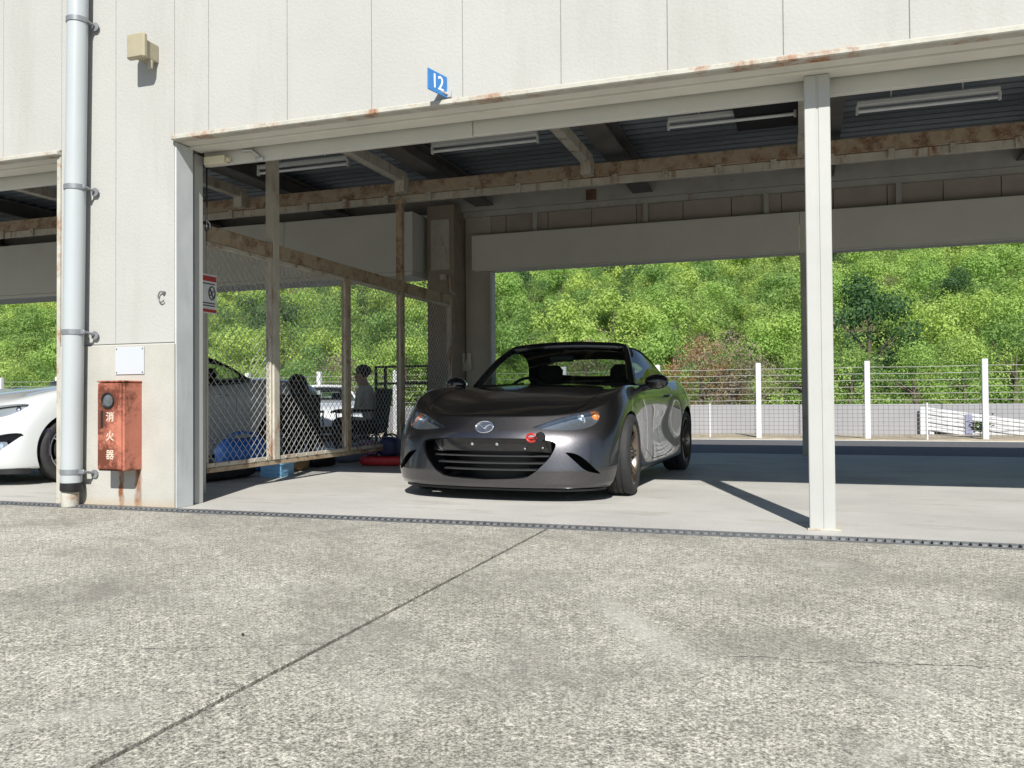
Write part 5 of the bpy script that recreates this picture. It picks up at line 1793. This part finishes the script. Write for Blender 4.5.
def trunk_mesh(seed, R, H):
    rg = random.Random(seed); b = MB()
    top = (rg.uniform(-.2,.2)*R, rg.uniform(-.2,.2)*R, H*.75)
    b.tube([(0,0,-.6), (top[0]*.3, top[1]*.3, H*.3), top], [.05*R+.03, .04*R+.02, .012*R], n=7)
    for k in range(5):
        a = rg.uniform(0, 2*PI); z = H*rg.uniform(.22, .5)
        b.tube([(top[0]*.3, top[1]*.3, z), (R*.35*math.cos(a), R*.35*math.sin(a), z+H*.15), (R*.7*math.cos(a), R*.7*math.sin(a), z+H*.28)], [.022*R+.01, .016*R, .005*R], n=5)
    o = b.build('trunk', M_BARK, smooth=60, local=True)
    me = o.data; bpy.data.objects.remove(o); return me
VAR = {}
for k in LEAF:
    VAR[k] = []
    for v in range(3 if k in ('fresh', 'mid') else 2):
        sd = hash(k) % 7 if False else sum(map(ord, k))+v*17
        R, H = (2.5, 4.6) if k != 'dark' else (2.2, 5.2)
        thin = .45 if k == 'brown' else 1.
        VAR[k].append((crown_mesh('crown', sd, LEAF[k], R, H, 46, int(165*thin), .135 if k != 'brown' else .11), trunk_mesh(sd, R, H)))
TXT = {
 'fresh': ('bright fresh green broadleaf tree in the wood on the hillside', 'fresh green trees on the hillside'),
 'mid': ('mid green bushy tree in the wood on the hillside', 'mid green trees on the hillside'),
 'dark': ('dark evergreen tree standing out of the wood on the hillside', 'dark trees on the hillside'),
 'yellow': ('yellow green tree in young leaf on the hillside', 'yellow green trees on the hillside'),
 'brown': ('grey brown thinly leaved tree among the green ones on the hillside', 'bare brownish trees on the hillside'),
}
def plant_tree(kind, x, y, z, s, rz, label, group, rg, sz=1.):
    cm, tm = rg.choice(VAR[kind])
    o = link(bpy.data.objects.new('tree', None)); o.location = (x, y, z); o.rotation_euler = (0, 0, rz); o.scale = (s, s, s*sz)
    tag(o, label, 'tree', group)
    c = link(bpy.data.objects.new('crown', cm)); c.parent = o
    t = link(bpy.data.objects.new('trunk', tm)); t.parent = o
    return o
rg = random.Random(11)
spots = []
y = 45.
while y < 185:
    sp = 3.45+.010*(y-45)
    x = -1.45*y; 
    while x < .62*y:
        xx = x+rg.uniform(-.45,.45)*sp; yy = y+rg.uniform(-.45,.45)*sp
        r = xx/yy
        vis = (-1.28 < r < -1.02) or (-.86 < r < .26)
        spots.append((xx, yy, vis))
        x += sp
    y += sp*.92
stuff = []
count = 0
for (x, y, vis) in spots:
    n = noise.noise((x*.035, y*.035, 1)); q = rg.random()
    if q < .07: k = 'brown'
    elif q < .13+.12*max(0, n): k = 'dark'
    elif q < .25: k = 'yellow'
    elif q < .64-.2*n: k = 'mid'
    else: k = 'fresh'
    s = rg.uniform(.72, 1.28)
    if k in ('brown',): s *= .85
    z = hill_z(x, y)-.35
    if count < 290 and vis:
        plant_tree(k, x, y, z, s, rg.uniform(0, 6.28), TXT[k][0], TXT[k][1], rg, rg.uniform(.85, 1.15)); count += 1
    else: stuff.append((k, x, y, z, s))
# the far rows read as one mass
V, F, MI = [], [], []
keys = list(LEAF)
far = {k: crown_mesh('far', 5+i, LEAF[k], 2.5, 4.8, 30, 60, .27) for i, k in enumerate(keys)}
cache = {k: (np.array([v.co[:] for v in far[k].vertices]), len(far[k].polygons)) for k in keys}
base = 0; VV = []; FF = []; MM = []
for (k, x, y, z, s) in stuff:
    v, nf = cache[k]; a = rg.uniform(0, 6.28); c_, s_ = math.cos(a), math.sin(a)
    w = np.stack([(v[:,0]*c_-v[:,1]*s_)*s+x, (v[:,0]*s_+v[:,1]*c_)*s+y, v[:,2]*s+z], 1)
    VV.append(w); FF.append(np.arange(nf*4).reshape(-1, 4)+base); MM.append(np.full(nf, keys.index(k))); base += len(v)
if VV:
    me = bpy.data.meshes.new('far_wood'); me.from_pydata(np.vstack(VV).tolist(), [], np.vstack(FF).tolist())
    for k in keys: me.materials.append(LEAF[k])
    me.polygons.foreach_set('material_index', np.concatenate(MM).astype(np.int32))
    tag(link(bpy.data.objects.new('far_wood', me)), 'distant rows of trees higher up the wooded hillside', 'wood', kind='stuff')
print('TREES', len(spots), count, len(stuff))
# lower bushes in front, just beyond the track
BUSH = {}
for k in ('fresh', 'mid', 'yellow', 'brown', 'rust'):
    BUSH[k] = [(crown_mesh('crown', 90+sum(map(ord, k))+v, LEAF[k], 1.9, 2.9, 40, 150 if k != 'brown' else 80, .085, .08), trunk_mesh(40+v, 1.6, 2.6)) for v in range(2)]
BTXT = {'fresh': 'leafy bright green shrub just behind the barrier wall', 'mid': 'dense mid green shrub just behind the barrier wall', 'yellow': 'yellowish shrub just behind the barrier wall',
        'brown': 'grey brown half bare shrub just behind the barrier wall'}
x = -46.
rg = random.Random(5)
while x < 12:
    y = rg.uniform(31, 37)
    r = x/y
    if (-1.3 < r < -1.0) or (-.88 < r < .28):
        k = rg.choice(['fresh','mid','yellow','yellow','brown','mid'])
        cm, tm = rg.choice(BUSH[k])
        o = link(bpy.data.objects.new('shrub', None)); o.location = (x, y, -.3); s = rg.uniform(.75, 1.15); o.scale = (s, s, s*rg.uniform(.8, 1.15)); o.rotation_euler = (0, 0, rg.uniform(0, 6))
        tag(o, BTXT[k], 'shrub', {'fresh': 'bright green shrubs', 'mid': 'mid green shrubs', 'yellow': 'yellowish shrubs', 'brown': 'half bare shrubs'}[k]+' behind the barrier wall')
        c = link(bpy.data.objects.new('crown', cm)); c.parent = o
        t = link(bpy.data.objects.new('stems', tm)); t.parent = o
    x += rg.uniform(1.3, 2.3)
def one_bush(k, x, y, s, label, sz=1.):
    cm, tm = BUSH[k][0]
    o = link(bpy.data.objects.new('shrub', None)); o.location = (x, y, -.3); o.scale = (s, s, s*sz)
    tag(o, label, 'shrub')
    c = link(bpy.data.objects.new('crown', cm)); c.parent = o
    t = link(bpy.data.objects.new('stems', tm)); t.parent = o
one_bush('rust', -3.6, 33.5, .95, 'rust red leaved shrub standing above the wire fence beside the roadster', 1.15)
one_bush('brown', -2.4, 32., 1.05, 'broad bare brown shrub beside the rust red one', 1.1)
# ------------------------------------------------------------------ camera, sky, sun
cam = bpy.data.cameras.new('camera'); cam.sensor_width = 36; cam.sensor_fit = 'HORIZONTAL'
cam.lens = 847.05/1024*36; cam.clip_start = .05; cam.clip_end = 3000
co = link(bpy.data.objects.new('camera', cam))
_y, _p, _r = [math.radians(a) for a in (18.709, .993, -.4113)]
fw = Vector((-math.sin(_y)*math.cos(_p), math.cos(_y)*math.cos(_p), math.sin(_p)))
rt = Vector((math.cos(_y), math.sin(_y), 0)); up = rt.cross(fw)
r2 = rt*math.cos(_r)+up*math.sin(_r); u2 = -rt*math.sin(_r)+up*math.cos(_r)
co.matrix_world = Matrix(((r2.x,u2.x,-fw.x,0),(r2.y,u2.y,-fw.y,0),(r2.z,u2.z,-fw.z,.72),(0,0,0,1)))
scene.camera = co
SUN_EL = math.radians(39.5); SUN_AZ = math.atan2(.312, -.95)     # from +y towards +x
sd = Vector((math.sin(SUN_AZ)*math.cos(SUN_EL), math.cos(SUN_AZ)*math.cos(SUN_EL), math.sin(SUN_EL)))
sl = bpy.data.lights.new('sun', 'SUN'); sl.energy = 5.0; sl.angle = math.radians(.53); sl.color = (1, .965, .905)
so = link(bpy.data.objects.new('sun', sl)); so.rotation_euler = sd.to_track_quat('Z', 'Y').to_euler(); so.location = (3, -8, 12)
w = bpy.data.worlds.new('World'); scene.world = w; w.use_nodes = True
nt = w.node_tree; bg = nt.nodes['Background']
sk = nt.nodes.new('ShaderNodeTexSky'); sk.sky_type = 'NISHITA'; sk.sun_disc = False
sk.sun_elevation = SUN_EL; sk.sun_rotation = SUN_AZ; sk.altitude = 100; sk.air_density = 1.0; sk.dust_density = .5; sk.ozone_density = 2.5
nt.links.new(sk.outputs[0], bg.inputs[0]); bg.inputs[1].default_value = .075
vs = scene.view_settings
vs.view_transform = 'Standard'; vs.look = 'None'; vs.exposure = 0.42; vs.gamma = 1.0; vs.use_curve_mapping = False
